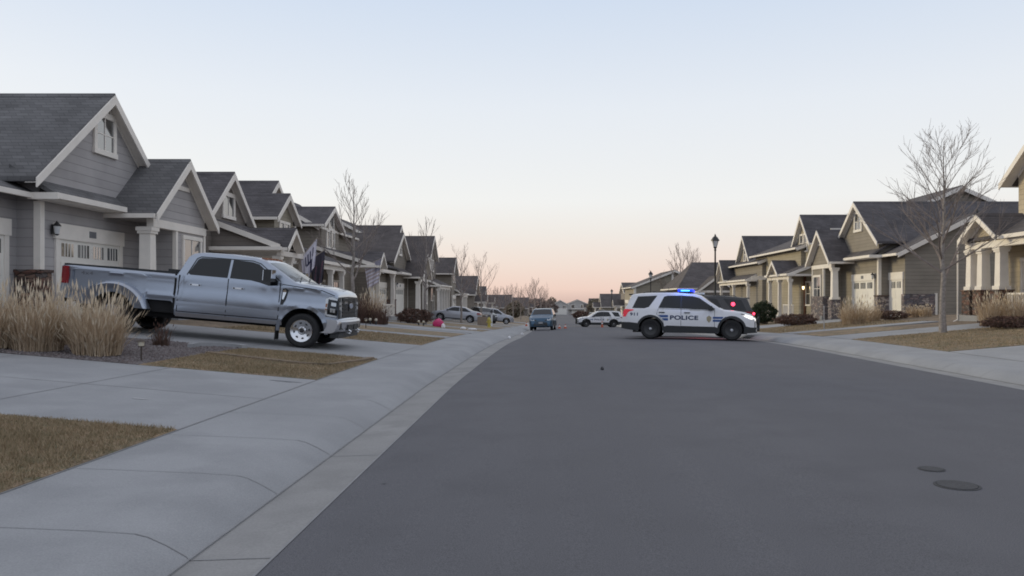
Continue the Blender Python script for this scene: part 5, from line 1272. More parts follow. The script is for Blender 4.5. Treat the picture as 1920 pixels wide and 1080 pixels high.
SEDAN = dict(top=[(0, .5), (.03, .8), (.1, 1.0), (.35, 1.08), (.75, 1.12), (.85, 1.13), (1.55, 1.40), (2.0, 1.45), (2.6, 1.44), (2.9, 1.38), (3.6, 1.0), (3.75, .96), (4.3, .88), (4.65, .78), (4.78, .6), (4.82, .45)],
             bot=[(0, .32), (.6, .24), (4.2, .22), (4.82, .26)], axles=(1.02, 3.85), rw=.33, Ra=.385, W=1.84, belt=.95, tumble=.42, plan_c=.7, plan_k=(.14, .24), crown=.03, bed=None)
HATCH = dict(top=[(0, .5), (.02, .85), (.1, 1.05), (.3, 1.5), (.4, 1.6), (1.0, 1.68), (2.0, 1.68), (2.5, 1.62), (3.25, 1.16), (3.4, 1.1), (3.95, 1.02), (4.25, .9), (4.38, .68), (4.42, .48)],
             bot=[(0, .38), (.6, .28), (3.8, .26), (4.42, .3)], axles=(.9, 3.55), rw=.35, Ra=.41, W=1.84, belt=1.05, tumble=.36, plan_c=.6, plan_k=(.12, .22), crown=.03, bed=None)
def plain_car(name, spec, loc, rz, label, cat, paint, wins, ws, rwn, tail, head, rails=False):
    c = Car(spec); mid = sum(c.axles) / 2; off = Vector((-mid, 0, 0)); root = empty(name, loc, rz, label, cat)
    c.body(root, paint, off)
    u = MB(); u.box(.35, c.L - .35, -.55, .55, .22, .6); part(u, 'chassis', M['under'], root, off)
    for ax in c.axles:
        for sd in (1, -1): wheel(root, ax, sd * (c.W / 2 - .13), c.rw, c.rw, .21, off, 'alloy', sd)
    for poly in wins: g = MB(); c.poly_side(g, poly, eps=.006, dens=.1); part(g, 'side_window', M['car_glass'], root, off)
    g = MB(); c.glass_top(g, *ws, .92); part(g, 'windshield', M['car_glass'], root, off, smooth=60)
    g = MB(); c.glass_top(g, *rwn, .85); part(g, 'rear_window', M['car_glass'], root, off, smooth=60)
    t = MB(); c.poly_side(t, tail, eps=.014, dens=.05); zt = [z for _, z in tail]; c.poly_front(t, [(.55, min(zt)), (.8, min(zt)), (.8, max(zt)), (.55, max(zt))], False, .016); part(t, 'tail_lamp', M['tail_red'], root, off)
    h = MB(); c.poly_side(h, head, eps=.014, dens=.05); zh = [z for _, z in head]; c.poly_front(h, [(.5, min(zh)), (.76, min(zh) + .02), (.74, max(zh)), (.5, max(zh) - .02)], True, .016); part(h, 'headlight', M['lens'], root, off)
    g = MB(); c.poly_front(g, [(0, .34), (.55, .34), (.48, .6), (0, .62)], True, .016); c.poly_front(g, [(0, .68), (.42, .68), (.46, .8), (0, .81)], True, .016); part(g, 'grille', M['plastic'], root, off)
    p = MB(); p.box(c.xf(0, .55) + .02, c.xf(0, .55) + .04, -.16, .16, .5, .64); part(p, 'licence_plate', M['plate'], root, off)
    ma = MB(); b0 = c.belt
    for sd in (1, -1):
        y0 = c.hw(ws[1] - .45, b0 + .1); xm_ = ws[1] - .42; ma.box(xm_, xm_ + .12, *sorted((sd * (y0 + .02), sd * (y0 + .2))), b0 + .04, b0 + .17)
    part(ma, 'side_mirror', M['plastic'], root, off)
    cl = MB(); c.poly_side(cl, [(c.axles[0] + .45, .25), (c.axles[0] + .45, .34), (c.axles[1] - .45, .34), (c.axles[1] - .45, .25)], eps=.01, dens=.3)
    for ax in c.axles: c.arch(cl, ax, c.Ra - .01, c.Ra + .03, -5, 185, (1, -1), .01)
    part(cl, 'lower_cladding', M['plastic'], root, off)
    gp = MB(); xm2 = (wins[0][0][0] + wins[-1][-2][0]) / 2; c.band(gp, [(xm2, .36), (xm2, b0)], .012, eps=.0035); part(gp, 'panel_gaps', M['under'], root, off)
    if rails:
        rr = MB()
        for sd in (1, -1): rr.tube([(.7, sd * .6, c.zu(.7)), (.8, sd * .6, c.zu(.8) + .06), (2.0, sd * .6, c.zu(2.0) + .06), (2.1, sd * .6, c.zu(2.1))], .02, 6)
        part(rr, 'roof_rail', M['alloy'], root, off)
    return root
SW_ = [[(.95, 1.0), (1.55, 1.33), (2.05, 1.38), (2.05, 1.0)], [(2.1, 1.0), (2.1, 1.38), (2.6, 1.37), (2.85, 1.31), (3.4, 1.0)]]
HW_ = [[(.45, 1.12), (.58, 1.5), (1.0, 1.57), (1.0, 1.1)], [(1.06, 1.1), (1.06, 1.58), (1.9, 1.6), (1.9, 1.1)], [(1.96, 1.1), (1.96, 1.6), (2.4, 1.56), (3.05, 1.14)]]
x, y = -8.5, 74.0; rz = R(180)
o = plain_car('sedan', SEDAN, stand(x, y, rz), rz, 'silver sedan parked nose in on the driveway by the yellow hydrant', 'car', M['silver_paint'], SW_, (2.95, 3.58), (.88, 1.5), [(.06, .82), (.4, .84), (.42, .98), (.12, .98)], [(4.35, .66), (4.7, .62), (4.72, .72), (4.4, .8)]); road_tilt(o, x, y, rz, 1.4, .8)
x, y = 1.08, 60.4; rz = R(-90 - 5)
o = plain_car('crossover_car', HATCH, stand(x, y, rz), rz, 'blue crossover parked facing the camera at the left kerb', 'car', M['blue_paint'], HW_, (2.55, 3.2), (.12, .38), [(.05, .9), (.2, .9), (.2, 1.1), (.12, 1.1)], [(4.0, .86), (4.28, .74), (4.3, .84), (4.05, .96)], True)
o.location.x = -.05; road_tilt(o, -.05, y, rz, 1.3, .8)
x, y = -5.8, 90.0; rz = R(5)
o = plain_car('wagon', HATCH, stand(x, y, rz), rz, 'silver crossover in the farther driveway behind the hydrant', 'car', M['silver_paint'], HW_, (2.55, 3.2), (.12, .38), [(.05, .9), (.2, .9), (.2, 1.1), (.12, 1.1)], [(4.0, .86), (4.28, .74), (4.3, .84), (4.05, .96)]); road_tilt(o, x, y, rz, 1.3, .8)
x, y = -6.9, 86.0; rz = R(-60)
o = plain_car('dark_suv', HATCH, stand(x, y, rz), rz, 'black SUV parked between the silver sedan and the silver crossover', 'car', M['black_paint'], HW_, (2.55, 3.2), (.12, .38), [(.05, .9), (.2, .9), (.2, 1.1), (.12, 1.1)], [(4.0, .86), (4.28, .74), (4.3, .84), (4.05, .96)]); road_tilt(o, x, y, rz, 1.3, .8)
x, y = 8.4, 112; rz = R(-95)
o = plain_car('wagon', HATCH, stand(x, y, rz), rz, 'white car parked at the right kerb beyond the distant police SUV', 'car', M['white_paint'], HW_, (2.55, 3.2), (.12, .38), [(.05, .9), (.2, .9), (.2, 1.1), (.12, 1.1)], [(4.0, .86), (4.28, .74), (4.3, .84), (4.05, .96)])
x, y = 8.0, 124; rz = R(-95)
o = plain_car('wagon', HATCH, (x, y, road_z(x, y)), rz, 'dark car parked behind the white car on the far right kerb', 'car', M['black_paint'], HW_, (2.55, 3.2), (.12, .38), [(.05, .9), (.2, .9), (.2, 1.1), (.12, 1.1)], [(4.0, .86), (4.28, .74), (4.3, .84), (4.05, .96)])

# ------------------------------------------------------------------ trees and plants
def tree(loc, h, spread, seed, label, first=.3, r0=.1, lean=(0, 0), n1=16, dens=1.0, far=False, up=.6, twig=.006):
    rnd = random.Random(seed); root = empty('bare_tree', loc, 0, label, 'tree', 'leafless street trees')
    T = MB(); pts = []; n = 10
    for i in range(n + 1):
        t = i / n; pts.append(Vector((lean[0] * t * h + (rnd.uniform(-.04, .04) * h * .12 if i else 0), lean[1] * t * h + (rnd.uniform(-.04, .04) * h * .12 if i else 0), t * h * .93)))
    pts[0].z = -.1
    rad = [r0 * (1.25 if i == 0 else 1) * max(.08, (1 - i / n) ** .9) for i in range(n + 1)]
    T.tube(pts, rad, 9); T.build('trunk', M['bark'], root, smooth=60)
    B = MB()
    def at_t(t):
        f = t * n; i = min(int(f), n - 1); return pts[i].lerp(pts[i + 1], f - i), rad[i] + (rad[i + 1] - rad[i]) * (f - i)
    def branch(p, d, L, r, depth):
        m = (6, 4, 3)[depth]; P = [p.copy()]; d = d.normalized(); q = p.copy()
        for i in range(m):
            d = (d + Vector((rnd.uniform(-.11, .11), rnd.uniform(-.11, .11), rnd.uniform(-.02, .13) * up * 1.5))).normalized()
            q = q + d * L / m; P.append(q.copy())
        B.tube(P, [max(twig * (1 - .5 * i / m), r * (1 - .85 * i / m)) for i in range(m + 1)], 5 if depth < 1 else 3, cap=False)
        if depth >= 2: return
        k = int((6, 3.4)[depth] * dens * min(1, .5 + L / spread) + rnd.random())
        for j in range(k):
            t = .22 + .72 * (j + rnd.random()) / max(k, 1); f = t * m; i = min(int(f), m - 1); s_ = P[i].lerp(P[i + 1], f - i)
            dd = (P[i + 1] - P[i]).normalized(); ax = Vector((rnd.uniform(-1, 1), rnd.uniform(-1, 1), rnd.uniform(-1, 1))).cross(dd)
            if ax.length < .1: continue
            e = (Matrix.Rotation(R(rnd.uniform(20, 42)), 3, ax.normalized()) @ dd); e.z += .3 * up
            branch(s_, e, L * rnd.uniform(.42, .7) * (1 - .35 * t), max(twig, r * .5 * (1 - .5 * t)), depth + 1)
    ang = rnd.uniform(0, 6.28)
    for j in range(n1):
        t = first + (.92 - first) * ((j + rnd.random() * .6) / n1); p, r = at_t(t); ang += 2.4 + rnd.uniform(-.4, .4)
        el = R(28 + 34 * t + rnd.uniform(-8, 8)); d = Vector((math.cos(ang) * math.cos(el), math.sin(ang) * math.cos(el), math.sin(el)))
        L = spread * (1.15 - .75 * (t - first) / (1 - first)) * rnd.uniform(.85, 1.2)
        branch(p, d, L, max(r * .55, twig * 1.6), 0)
    B.build('crown', M['farbranch' if far else 'branch'], root, smooth=60)
    return root
tree(on_ground(1768, 25.2), 6.6, 2.35, 3, 'large leafless tree with a wide crown on the dry lawn island at right', .28, .11, (.003, 0), 25, 1.2, up=.5, twig=.006)
tree(on_ground(659, 26.0), 5.3, 1.45, 5, 'leafless leaning tree right beside the nose of the silver pickup', .34, .085, (.02, 0), 15, 1.0, up=1.1, twig=.006)
tree(on_ground(797, 46), 6.6, 1.8, 9, 'tall leafless tree in front of the brown garage house', .3, .10, (.012, 0), 15, .9, up=1.1, twig=.007)
tree(on_ground(865, 66), 6.7, 1.9, 12, 'leafless tree in front of the silver sedan', .3, .10, (0, 0), 14, .85, True, 1.1, .008)
tree(on_ground(902, 80), 6.9, 2.6, 15, 'leafless forked tree behind the yellow hydrant', .32, .11, (0, 0), 13, .85, True, 1.0, .009)
far_trees = [(934, 120, 5.0), (948, 132, 5.4), (962, 150, 6.4), (976, 142, 5.4), (992, 155, 6.8), (1003, 170, 8.6), (1014, 182, 7.2), (921, 112, 4.6), (1024, 205, 6.6)]
ft = tree((0, 0, 0), 6.5, 2.6, 21, 'far leafless tree with upswept branches, one of the row along the left kerb', .25, .12, (0, 0), 12, .9, True, 1.2, .013)
for i, (px, Y, h) in enumerate(far_trees):
    o = ft if i == 0 else copy_tree(ft)
    o.location = on_ground(px, Y); o.rotation_euler.z = i * 1.3; o.scale = (h / 6.5,) * 3
    o['label'] = 'far leafless tree with upswept branches in the row along the left kerb'; o['group'] = 'far leafless trees along the left kerb'
for i, (px, Y, h) in enumerate([(1276, 100, 9.6), (1297, 104, 9.0)]):
    o = copy_tree(ft); o.location = on_ground(px, Y); o.rotation_euler.z = 2 + i; o.scale = (h / 6.5,) * 3
    o['label'] = 'pale leafless tree rising behind the hip roofed house'; o['group'] = 'leafless trees behind the hip roofed house'
def ornamental(name, loc, h, w, n, seed, label, mat='reed', wd=.011, flop=.55, group=None, cat='ornamental grass'):
    rg = np.random.default_rng(seed); a = rg.uniform(0, 2 * np.pi, n); rr = w * .30 * np.sqrt(rg.uniform(0, 1, n)); L = h * rg.uniform(.55, 1.12, n)
    tilt = np.clip(np.abs(rg.normal(.0, .5, n)) + .08, 0, 1.3) * flop * 1.5; L = L * (1 - .25 * np.clip(tilt, 0, 1)); low = rg.random(n) < .22; tilt = np.where(low, rg.uniform(.5, 1.0, n), tilt); L = np.where(low, L * .6, L); az = a + rg.normal(0, .8, n); seg = 4
    V = np.zeros((n, (seg + 1) * 2, 3)); px = rr * np.cos(a); py = rr * np.sin(a); x, y, z = px.copy(), py.copy(), np.zeros(n)
    b = az + np.pi / 2
    for s_ in range(seg + 1):
        ww = wd * (1 - .8 * s_ / seg) * rg.uniform(.7, 1.3, n) / 2
        V[:, 2 * s_] = np.stack([x - np.cos(b) * ww, y - np.sin(b) * ww, z], 1); V[:, 2 * s_ + 1] = np.stack([x + np.cos(b) * ww, y + np.sin(b) * ww, z], 1)
        t = tilt * (.5 + 1.0 * s_ / seg); x = x + np.sin(t) * np.cos(az) * L / seg; y = y + np.sin(t) * np.sin(az) * L / seg; z = z + np.cos(t) * L / seg
    k = (seg + 1) * 2; base = np.arange(n)[:, None, None] * k
    q = np.array([[2 * s_, 2 * s_ + 1, 2 * s_ + 3, 2 * s_ + 2] for s_ in range(seg)])[None]
    Fq = (base + q).reshape(-1, 4)
    root = empty(name, loc, 0, label, cat, group); fast_mesh('blades', V.reshape(-1, 3), Fq, M[mat], root)
    # seed heads: short thicker spikes at the tips of a third of the blades
    m = n // 3; tip = np.stack([x, y, z], 1)[:m]; dirv = np.stack([np.sin(tilt) * np.cos(az), np.sin(tilt) * np.sin(az), np.cos(tilt)], 1)[:m]
    sl = h * .16; p0 = tip - dirv * sl; bb = np.stack([np.cos(b), np.sin(b), np.zeros(n)], 1)[:m] * wd * .9
    S = np.stack([p0, tip - dirv * sl * .45 - bb, tip + dirv * .03, tip - dirv * sl * .45 + bb], 1)
    fast_mesh('seed_heads', S.reshape(-1, 3), np.arange(4 * m).reshape(-1, 4), M['seed'] if mat == 'reed' else M[mat], root)
    return root
ornamental('grass_clump', on_ground(182, 13.55), 1.0, 1.25, 1500, 1, 'tall tan grass clump in front of the truck rear wheel', wd=.013)
ornamental('grass_clump', on_ground(70, 13.5), .98, 1.3, 1500, 2, 'tan grass clump by the stone pier left of the truck tail lamp', wd=.013)
ornamental('grass_clump', on_ground(-20, 13.3), .95, 1.3, 1300, 3, 'tan grass clump cut by the left picture edge', wd=.013)
ornamental('grass_clump', on_ground(118, 14.9), .8, 1.1, 700, 4, 'tan grass clump behind the other two by the truck', wd=.013)
ornamental('shrub', on_ground(302, 16.0), .42, .5, 220, 5, 'small reddish dead shrub in the gravel under the truck', 'twig', .012, cat='shrub')
ornamental('grass_clump', on_ground(698, 36), 1.35, 1.2, 700, 6, 'tan grass clump by the walk behind the leaning tree', wd=.02)
ornamental('shrub', on_ground(676, 35), 1.0, 1.2, 600, 7, 'reddish bare shrub left of the tan grass clump', 'twig', .02, cat='shrub')
ornamental('shrub', on_ground(712, 35), .8, 1.2, 500, 8, 'reddish bare shrub right of the tan grass clump', 'twig', .02, cat='shrub')
ornamental('grass_clump', on_ground(1600, 36.5), 1.1, 1.7, 800, 9, 'broad tan grass clump in front of the olive house garage', wd=.02)
ornamental('grass_clump', on_ground(1635, 38), .9, 1.2, 500, 10, 'small tan grass clump beside the stone pier of the olive house', wd=.02)
ornamental('grass_clump', on_ground(1865, 26.4), 1.0, 1.5, 900, 11, 'tan grass clump at the porch steps of the cream house', wd=.016)
ornamental('grass_clump', on_ground(1905, 26.0), 1.0, 1.5, 900, 12, 'tan grass clump at the right edge below the porch railing', wd=.016)
ornamental('grass_clump', on_ground(1712, 40.0), .55, 1.0, 400, 13, 'low tan grass tuft against the stone wall of the olive house', wd=.02)
ornamental('grass_clump', on_ground(1735, 39.5), .5, 1.0, 400, 14, 'low tan grass tuft at the corner of the olive house', wd=.02)
def bush(loc, rx, ry, h, n, leaf, seed, label, mat, name='shrub', cat='shrub', stems=True):
    rg = np.random.default_rng(seed); root = empty(name, loc, 0, label, cat)
    u = rg.normal(size=(n, 3)); u /= np.linalg.norm(u, axis=1)[:, None]; r = rg.uniform(.55, 1.0, n) ** .6
    lump = 1 + .16 * np.sin(u[:, 0] * 6 + seed) * np.cos(u[:, 1] * 5) + .1 * np.sin(u[:, 2] * 9)
    c = u * (r * lump)[:, None] * np.array([rx, ry, h / 2]) + np.array([0, 0, h * .5]); c[:, 2] = np.maximum(c[:, 2], .02)
    a = rg.normal(size=(n, 3)); a /= np.linalg.norm(a, axis=1)[:, None]; b = np.cross(a, rg.normal(size=(n, 3))); b /= np.linalg.norm(b, axis=1)[:, None]
    s1 = leaf * rg.uniform(.6, 1.3, n)[:, None]
    V = np.stack([c - a * s1, c + b * s1 * .35, c + a * s1, c - b * s1 * .35], 1)
    fast_mesh('foliage', V.reshape(-1, 3), np.arange(4 * n).reshape(-1, 4), M[mat], root)
    st = MB(); rnd = random.Random(seed)
    for k in range(14):
        t = rnd.uniform(0, 6.28); st.tube([(rnd.uniform(-.3, .3) * rx, rnd.uniform(-.3, .3) * ry, -.05), (math.cos(t) * rx * .6, math.sin(t) * ry * .6, h * .7)], [.014, .006], 4)
    st.build('stem', M['branch'], root)
    return root
bush(on_ground(1431, 50), .85, .85, 1.45, 5000, .07, 1, 'dense dark evergreen bush right of the white police SUV', 'evergreen')
bush(on_ground(1418, 51), .5, .6, 1.1, 1800, .07, 2, 'smaller evergreen bush touching the push bar of the police SUV', 'evergreen')
bush(on_ground(776, 45), 1.05, .8, .85, 3500, .07, 3, 'dark bare hedge shrub before the brown garage house', 'twig')
bush(on_ground(1492, 42), 1.2, .8, .62, 3000, .07, 4, 'low dark shrub before the brick porch of the beige house', 'twig')
bush(on_ground(1905, 24.6), 1.2, .5, .38, 3000, .05, 5, 'low dark groundcover shrub at the right edge of the lawn island', 'twig')
bush(on_ground(1668, 39), 1.0, .5, .45, 2000, .06, 6, 'low dark shrub before the narrow garage door of the olive house', 'twig')
bush(on_ground(966, 160), 1.9, 2, 3.3, 1500, .35, 7, 'round dull green tree left of the blue crossover', 'hedge_far', 'leafy_tree', 'tree')
bush(on_ground(1035, 330), 3.0, 2, 7.2, 900, .5, 8, 'dark leafy tree beside the pale gabled house at the street end', 'hedge_far', 'leafy_tree', 'tree')
bush(on_ground(1090, 185), 2.2, 2, 1.8, 1500, .25, 9, 'low reddish leafless thicket at the far right kerb', 'twig', 'leafy_tree', 'tree')
bush(on_ground(1116, 250), 3.0, 2, 4.6, 1200, .45, 10, 'brown thicket before the white two storey house', 'hedge_brown', 'leafy_tree', 'tree')
bush(on_ground(1007, 290), 5.0, 3, 6.0, 2600, .4, 12, 'wide brown thicket far behind the blue crossover', 'hedge_brown', 'leafy_tree', 'tree')
bush(on_ground(1028, 300), 4.0, 3, 5.6, 2200, .4, 13, 'brown thicket left of the pale gabled house', 'hedge_brown', 'leafy_tree', 'tree')
bush(on_ground(1118, 190), 2.6, 2, 4.5, 1500, .35, 11, 'dull green tree behind the distant police SUV', 'hedge_far', 'leafy_tree', 'tree')

# ------------------------------------------------------------------ street furniture and small things
def street_lamp(px, Y, label):
    p = on_ground(px, Y); root = empty('street_lamp', p, 0, label, 'street lamp', 'black post top street lamps along the right sidewalk')
    a = MB(); a.lathe([(0, -.1), (.16, -.1), (.16, .05), (.12, .5), (.09, .62), (.065, .9), (.055, 2.5), (.045, 4.55), (.075, 4.6), (.05, 4.68), (.1, 4.74), (.1, 4.78), (0, 4.78)], (0, 0, 0), 'Z', 14); a.build('post', M['black_metal'], root, smooth=40)
    g = MB(); g.lathe([(0, 4.781), (.1, 4.781), (.19, 5.12), (0, 5.12)], (0, 0, 0), 'Z', 8); g.build('lantern_glass', M['lamp_glass'], root)
    c = MB(); c.lathe([(0, 5.121), (.25, 5.121), (.24, 5.17), (.14, 5.32), (.05, 5.40), (.05, 5.45), (.02, 5.5), (0, 5.53)], (0, 0, 0), 'Z', 8)
    for k in range(4):
        t = math.pi / 4 + k * math.pi / 2; c.tube([(.105 * math.cos(t), .105 * math.sin(t), 4.78), (.2 * math.cos(t), .2 * math.sin(t), 5.12)], .012, 5)
    c.build('lantern_cap', M['black_metal'], root)
    return root
street_lamp(1341, 43.5, 'black street lamp with a pointed lantern rising behind the white police SUV')
street_lamp(1220, 75, 'black street lamp above the rear of the white police SUV')
street_lamp(1147, 128, 'farthest black street lamp behind the distant police SUV')
def path_light(loc, label, cap='copper'):
    root = empty('path_light', loc, 0, label, 'path light')
    a = MB(); a.tube([(0, 0, -.05), (0, 0, .26)], .014, 8); a.lathe([(0, .26), (.05, .26), (.05, .275), (0, .275)], (0, 0, 0), 'Z', 12); a.build('stake', M['copper'], root)
    g = MB(); g.lathe([(0, .276), (.042, .276), (.05, .35), (0, .35)], (0, 0, 0), 'Z', 12); g.build('lens', M['path_lamp'], root)
    c = MB(); c.lathe([(0, .351), (.085, .351), (.07, .37), (0, .4)], (0, 0, 0), 'Z', 12); c.build('cap', M[cap], root)
path_light(on_ground(265, 13.15), 'small bronze path light standing in the rock mulch')
path_light(on_ground(686, 29), 'small path light on the lawn right of the leaning tree')
def cone(loc, label, h=.7):
    root = empty('traffic_cone', loc, 0, label, 'traffic cone', 'orange traffic cones on the street')
    a = MB(); a.box(-.18, .18, -.18, .18, 0, .03); a.lathe([(0, .031), (.13, .031), (.03, h), (0, h)], (0, 0, 0), 'Z', 14); a.build('cone', M['orange'], root)
    s = MB(); s.lathe([(.083, h * .5), (.058, h * .72)], (0, 0, 0), 'Z', 14); s.lathe([(.085, h * .5), (.0875, h * .5), (.0625, h * .72), (.06, h * .72)], (0, 0, 0), 'Z', 14); s.build('collar', M['cone_white'], root)
cone(on_ground(1049, 70), 'orange cone just right of the blue crossover', .36); cone(on_ground(1060, 70), 'second orange cone right of the blue crossover', .36); cone(on_ground(1129, 82), 'orange cone with a white collar in front of the distant police SUV')
cone(on_ground(987, 84), 'orange and white cone at the kerb left of the blue crossover', .5)
def hydrant(loc):
    root = empty('fire_hydrant', loc, 0, 'yellow fire hydrant on the dry grass before the silver sedan', 'fire hydrant')
    a = MB(); a.lathe([(0, -.05), (.17, -.05), (.17, .04), (.11, .06), (.11, .48), (.15, .49), (.15, .53), (0, .53)], (0, 0, 0), 'Z', 16); a.build('barrel', M['hydrant'], root, smooth=40)
    b = MB(); b.lathe([(0, .531), (.13, .531), (.12, .62), (.07, .69), (.03, .71), (.03, .76), (0, .76)], (0, 0, 0), 'Z', 16); b.build('bonnet', M['hydrant'], root, smooth=40)
    for q in (-1, 1):
        c = MB(); c.tube([(q * .1, 0, .38), (q * .19, 0, .38)], .055, 10); c.build('outlet', M['hydrant'], root)
    c = MB(); c.tube([(0, -.1, .34), (0, -.2, .34)], .07, 10); c.build('outlet', M['hydrant'], root)
hydrant(on_ground(917, 54))
def blob(name, loc, s, seed, mat, label, cat, sub=3, amp=.25):
    bm = bmesh.new(); bmesh.ops.create_icosphere(bm, subdivisions=sub, radius=1)
    for v in bm.verts:
        k = 1 + amp * noise.noise(v.co * 2.2 + Vector((seed, 0, 0))) + amp * .5 * noise.noise(v.co * 5 + Vector((0, seed, 0)))
        v.co = Vector((v.co.x * s[0] * k, v.co.y * s[1] * k, max(-.45, v.co.z * k) * s[2] + s[2] * .45))
    me = bpy.data.meshes.new(name); bm.to_mesh(me); bm.free(); me.polygons.foreach_set('use_smooth', [True] * len(me.polygons)); me.materials.append(M[mat])
    o = bpy.data.objects.new(name, me); COL.objects.link(o); o.location = loc; return tag(o, label, cat)
blob('plastic_bag', on_ground(822, 41), (.30, .26, .30), 1, 'pink', 'crumpled bright pink bag on the lawn left of the silver sedan', 'bag')
blob('paper_scrap', on_ground(868, 40.5), (.16, .12, .09), 2, 'paper', 'white scrap on the lawn right of the pink bag', 'litter')
blob('paper_scrap', on_ground(885, 40.0), (.24, .14, .08), 3, 'paper', 'wider white scrap at the sidewalk edge', 'litter')
blob('paper_scrap', on_ground(831, 39), (.1, .1, .16), 4, 'paper', 'pale scrap just in front of the pink bag', 'litter')
blob('paper_scrap', on_ground(955, 32.2), (.07, .07, .07), 5, 'paper', 'tiny white scrap in the gutter nearest the camera', 'litter')
blob('paper_scrap', on_ground(979, 40.5), (.08, .08, .08), 6, 'paper', 'tiny white scrap in the gutter before the blue crossover', 'litter')
for px, Y, lb in ((785, 40, 'white globe garden ornament under the dark hedge shrub'), (794, 40, 'white globe garden ornament beside the pink bag'), (694, 34, 'pale globe ornament under the reddish shrub'), (705, 34, 'pale globe ornament right of its twin under the reddish shrub')):
    p = on_ground(px, Y); r_ = empty('garden_ornament', p, 0, lb, 'garden ornament', 'globe garden ornaments')
    a = MB(); a.tube([(0, 0, 0), (0, 0, .16)], .035, 8); a.build('stand', M['plastic'], r_); b = MB(); b.lathe([(0, .15), (.05, .17), (.068, .22), (.05, .27), (0, .285)], (0, 0, 0), 'Z', 12); b.build('globe', M['path_lamp'], r_, smooth=60)
p = on_ground(1545, 33); r_ = empty('metal_post', p, 0, 'thin grey metal post on the lawn before the beige house porch', 'post')
a = MB(); a.tube([(0, 0, -.1), (0, 0, 1.0)], .022, 8); a.lathe([(0, 1.0), (.03, 1.0), (.03, 1.03), (0, 1.04)], (0, 0, 0), 'Z', 8); a.build('pole', M['alloy'], r_); a = MB(); a.lathe([(0, -.02), (.06, -.02), (.06, .02), (0, .03)], (0, 0, 0), 'Z', 10); a.build('base', M['alloy'], r_)
p = on_ground(905, 62); r_ = empty('utility_box', p, 0, 'tan utility cabinet on the lawn left of the yellow hydrant', 'utility box')
a = MB(); a.box(-.4, .4, -.3, .3, -.05, .7); a.build('cabinet', M['utility'], r_); a = MB(); a.box(-.44, .44, -.34, .34, .802, .86); a.build('lid', M['utility'], r_); a = MB(); a.box(-.35, .35, -.32, -.303, .1, .72); a.build('door', M['utility'], r_)
p = on_ground(922, 62); r_ = empty('mailbox', p, 0, 'white post with a small mailbox behind the yellow hydrant', 'mailbox')
a = MB(); a.box(-.06, .06, -.06, .06, -.1, 1.1); a.build('post', M['white_plastic'], r_); a = MB(); a.prism([(-.1 + .0, -.22, 1.1), (.1, -.22, 1.1), (.1, -.22, 1.22), (.06, -.22, 1.3), (-.06, -.22, 1.3), (-.1, -.22, 1.22)], [(-.1, .22, 1.1), (.1, .22, 1.1), (.1, .22, 1.22), (.06, .22, 1.3), (-.06, .22, 1.3), (-.1, .22, 1.22)]); a.build('box', M['plastic'], r_)
# covers set in the asphalt
for (x, y, r_, lb) in ((3.36, 6.66, .11, 'small dark valve cover farther from the camera in the asphalt'), (3.27, 6.08, .17, 'larger dark valve cover in the asphalt at right'), (.97, 4.04, .09, 'dark valve cover at the bottom picture edge')):
    root = empty('valve_cover', (x, y, road_z(x, y) + .002), 0, lb, 'valve cover', 'valve covers in the street')
    a = MB(); a.lathe([(0, .006), (r_ * .86, .006), (r_ * .86, -.02)], (0, 0, 0), 'Z', 28); a.build('lid', M['iron'], root)
    b = MB(); b.lathe([(r_ * .9, -.02), (r_ * .9, .003), (r_, .003), (r_ * 1.01, -.02)], (0, 0, 0), 'Z', 28); b.build('ring', M['iron'], root)
p = Vector((1.22, 16.1, 0)); p.z = road_z(p.x, p.y); blob('stone', p, (.035, .035, .05), 8, 'iron', 'small dark stone lying alone on the asphalt', 'stone', 2)
# edging
def sweep(name, pts, w, h, mat, label, cat):
    mb = MB(); V = []
    for i, q in enumerate(pts):
        d = pts[min(i + 1, len(pts) - 1)] - pts[max(i - 1, 0)]; d.z = 0; d.normalize(); n_ = Vector((-d.y, d.x, 0)) * w / 2
        V += [q - n_ + Vector((0, 0, -.05)), q - n_ + Vector((0, 0, h)), q + n_ + Vector((0, 0, h)), q + n_ + Vector((0, 0, -.05))]
    mb.add(V, [(i * 4 + k, i * 4 + (k + 1) % 4, (i + 1) * 4 + (k + 1) % 4, (i + 1) * 4 + k) for i in range(len(pts) - 1) for k in range(4)] + [(0, 1, 2, 3), tuple((len(pts) - 1) * 4 + k for k in (3, 2, 1, 0))])
    return tag(mb.build(name, mat), label, cat)
def gp_(x, y): return Vector((x, y, gz(x, y)))
sweep('concrete_edging', [gp_(-6.35 + .55 * math.cos(t) - .55, 16.35 + .62 * math.sin(t)) for t in np.linspace(.9, 3.6, 14)], .13, .09, M['concrete'], 'curved pale concrete edging between gravel and lawn', 'edging')
sweep('lawn_edging', [gp_(-6.7, 15.3), gp_(-5.6, 15.0), gp_(-4.7, 14.8), gp_(-4.2, 14.95), gp_(-3.86, 16.4), gp_(-3.83, 17.0)], .14, .05, M['soil'], 'dark strip of bare soil edging across the lawn patch by the truck', 'edging')

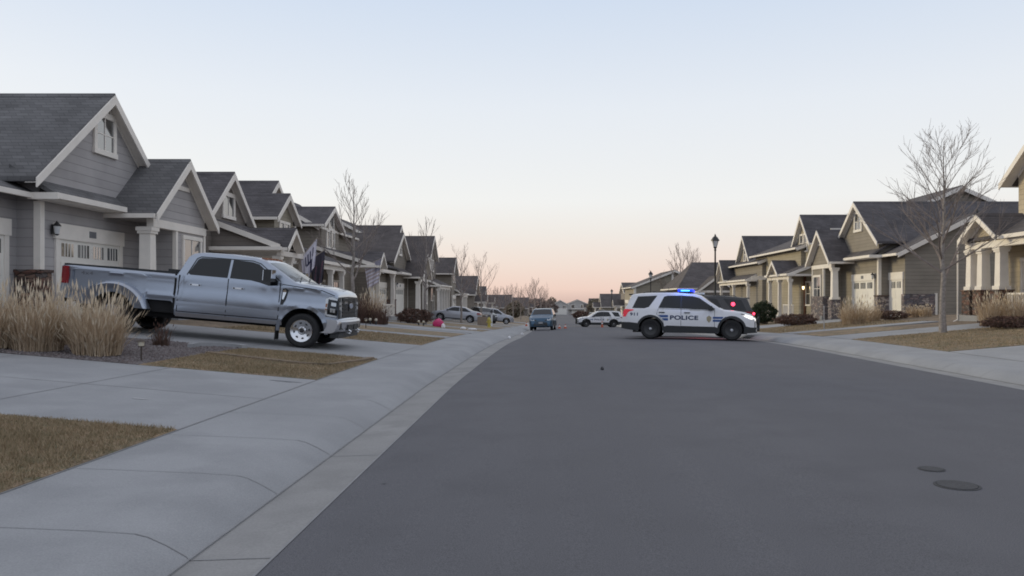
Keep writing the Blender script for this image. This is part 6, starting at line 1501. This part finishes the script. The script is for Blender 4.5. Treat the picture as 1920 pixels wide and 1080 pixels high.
def flag(loc, rz, w, h, label, design, pole_len=1.7, tilt=45, cols=('flag_white', 'flag_navy', 'flag_red', 'flag_dark')):
    root = empty('flag', loc, rz, label, 'flag')
    t = R(tilt); d = Vector((math.sin(t), 0, math.cos(t)))
    a = MB(); a.tube([(0, 0, 0), tuple(d * pole_len)], .016, 8); a.lathe([(0, -.03), (.03, 0), (0, .03)], tuple(d * pole_len), 'Z', 8); a.build('pole', M['wood'], root, smooth=40)
    # cloth hangs from the outer part of the pole in folds
    nu, nv = 26, 34; V = []; s0 = pole_len - w
    for j in range(nv + 1):
        for i in range(nu + 1):
            q = i / nu; p_ = d * (s0 + w * q); v = j / nv; gather = 1 - .35 * v
            x = p_.x * 1 + (d.x * (s0 + w * .55) - p_.x) * (1 - gather); z = p_.z - v * h - .05 * v * q
            V.append((x, .07 * v * math.sin(q * 13 + 2 * v) + .03 * v * math.sin(q * 29), z))
    mb = MB()
    for j in range(nv):
        for i in range(nu):
            f = (j * (nu + 1) + i, j * (nu + 1) + i + 1, (j + 1) * (nu + 1) + i + 1, (j + 1) * (nu + 1) + i); mb.f.append(f); mb.mi.append(design(i / nu, j / nv))
    mb.v = V; mb.build('cloth', [M[c] for c in cols], root, smooth=80, recalc=False)
    return root
def d1(q, v):
    if .16 < v < .5 and .2 < q < .78: return 1 if int((q - .2) / .083) % 2 == 0 else 0
    if .5 <= v < .58 and .3 < q < .6: return 1
    if v > .5 and .55 < q < .72: return 1
    if v > .62 and q < .25: return 0
    return 0
def d2(q, v): return 3 if (q * 1.3 + v * .5) % .62 > .09 or v < .3 else 2
def d3(q, v): return 1 if (q > .6 and v < .45) else (2 if int(v * 13) % 2 == 0 else 0)
flag(at(546, 506, 32.8), R(8), 1.1, 1.15, 'white flag with navy bars hanging from the taupe house porch', d1, 1.75, 38)
flag(at(567, 497, 33.8), R(5), .8, 1.35, 'dark flag hanging beside the white flag on the taupe house porch', d2, 1.2, 55, ('flag_white', 'flag_navy', 'flag_plum', 'flag_dark'))
flag(at(676, 502, 44.0), R(0), 1.05, 1.35, 'faded striped flag hanging at the brown house porch behind the leaning tree', d3, 1.3, 66, ('flag_white', 'flag_slate', 'flag_faded', 'flag_dark'))

# the lit warning lamps colour what stands round them
def lamp(name, loc, col, e):
    l = bpy.data.lights.new(name, 'POINT'); l.energy = e; l.color = col; l.shadow_soft_size = .08
    o = bpy.data.objects.new(name, l); COL.objects.link(o); o.location = loc
lamp('blue_beacon_light', (5.3, 29.0, 2.1), (.05, .2, 1), 14)
lamp('red_beacon_light', (6.6, 31.9, .55), (1, .08, .12), 15)
scn.cycles.filter_width = 1.8
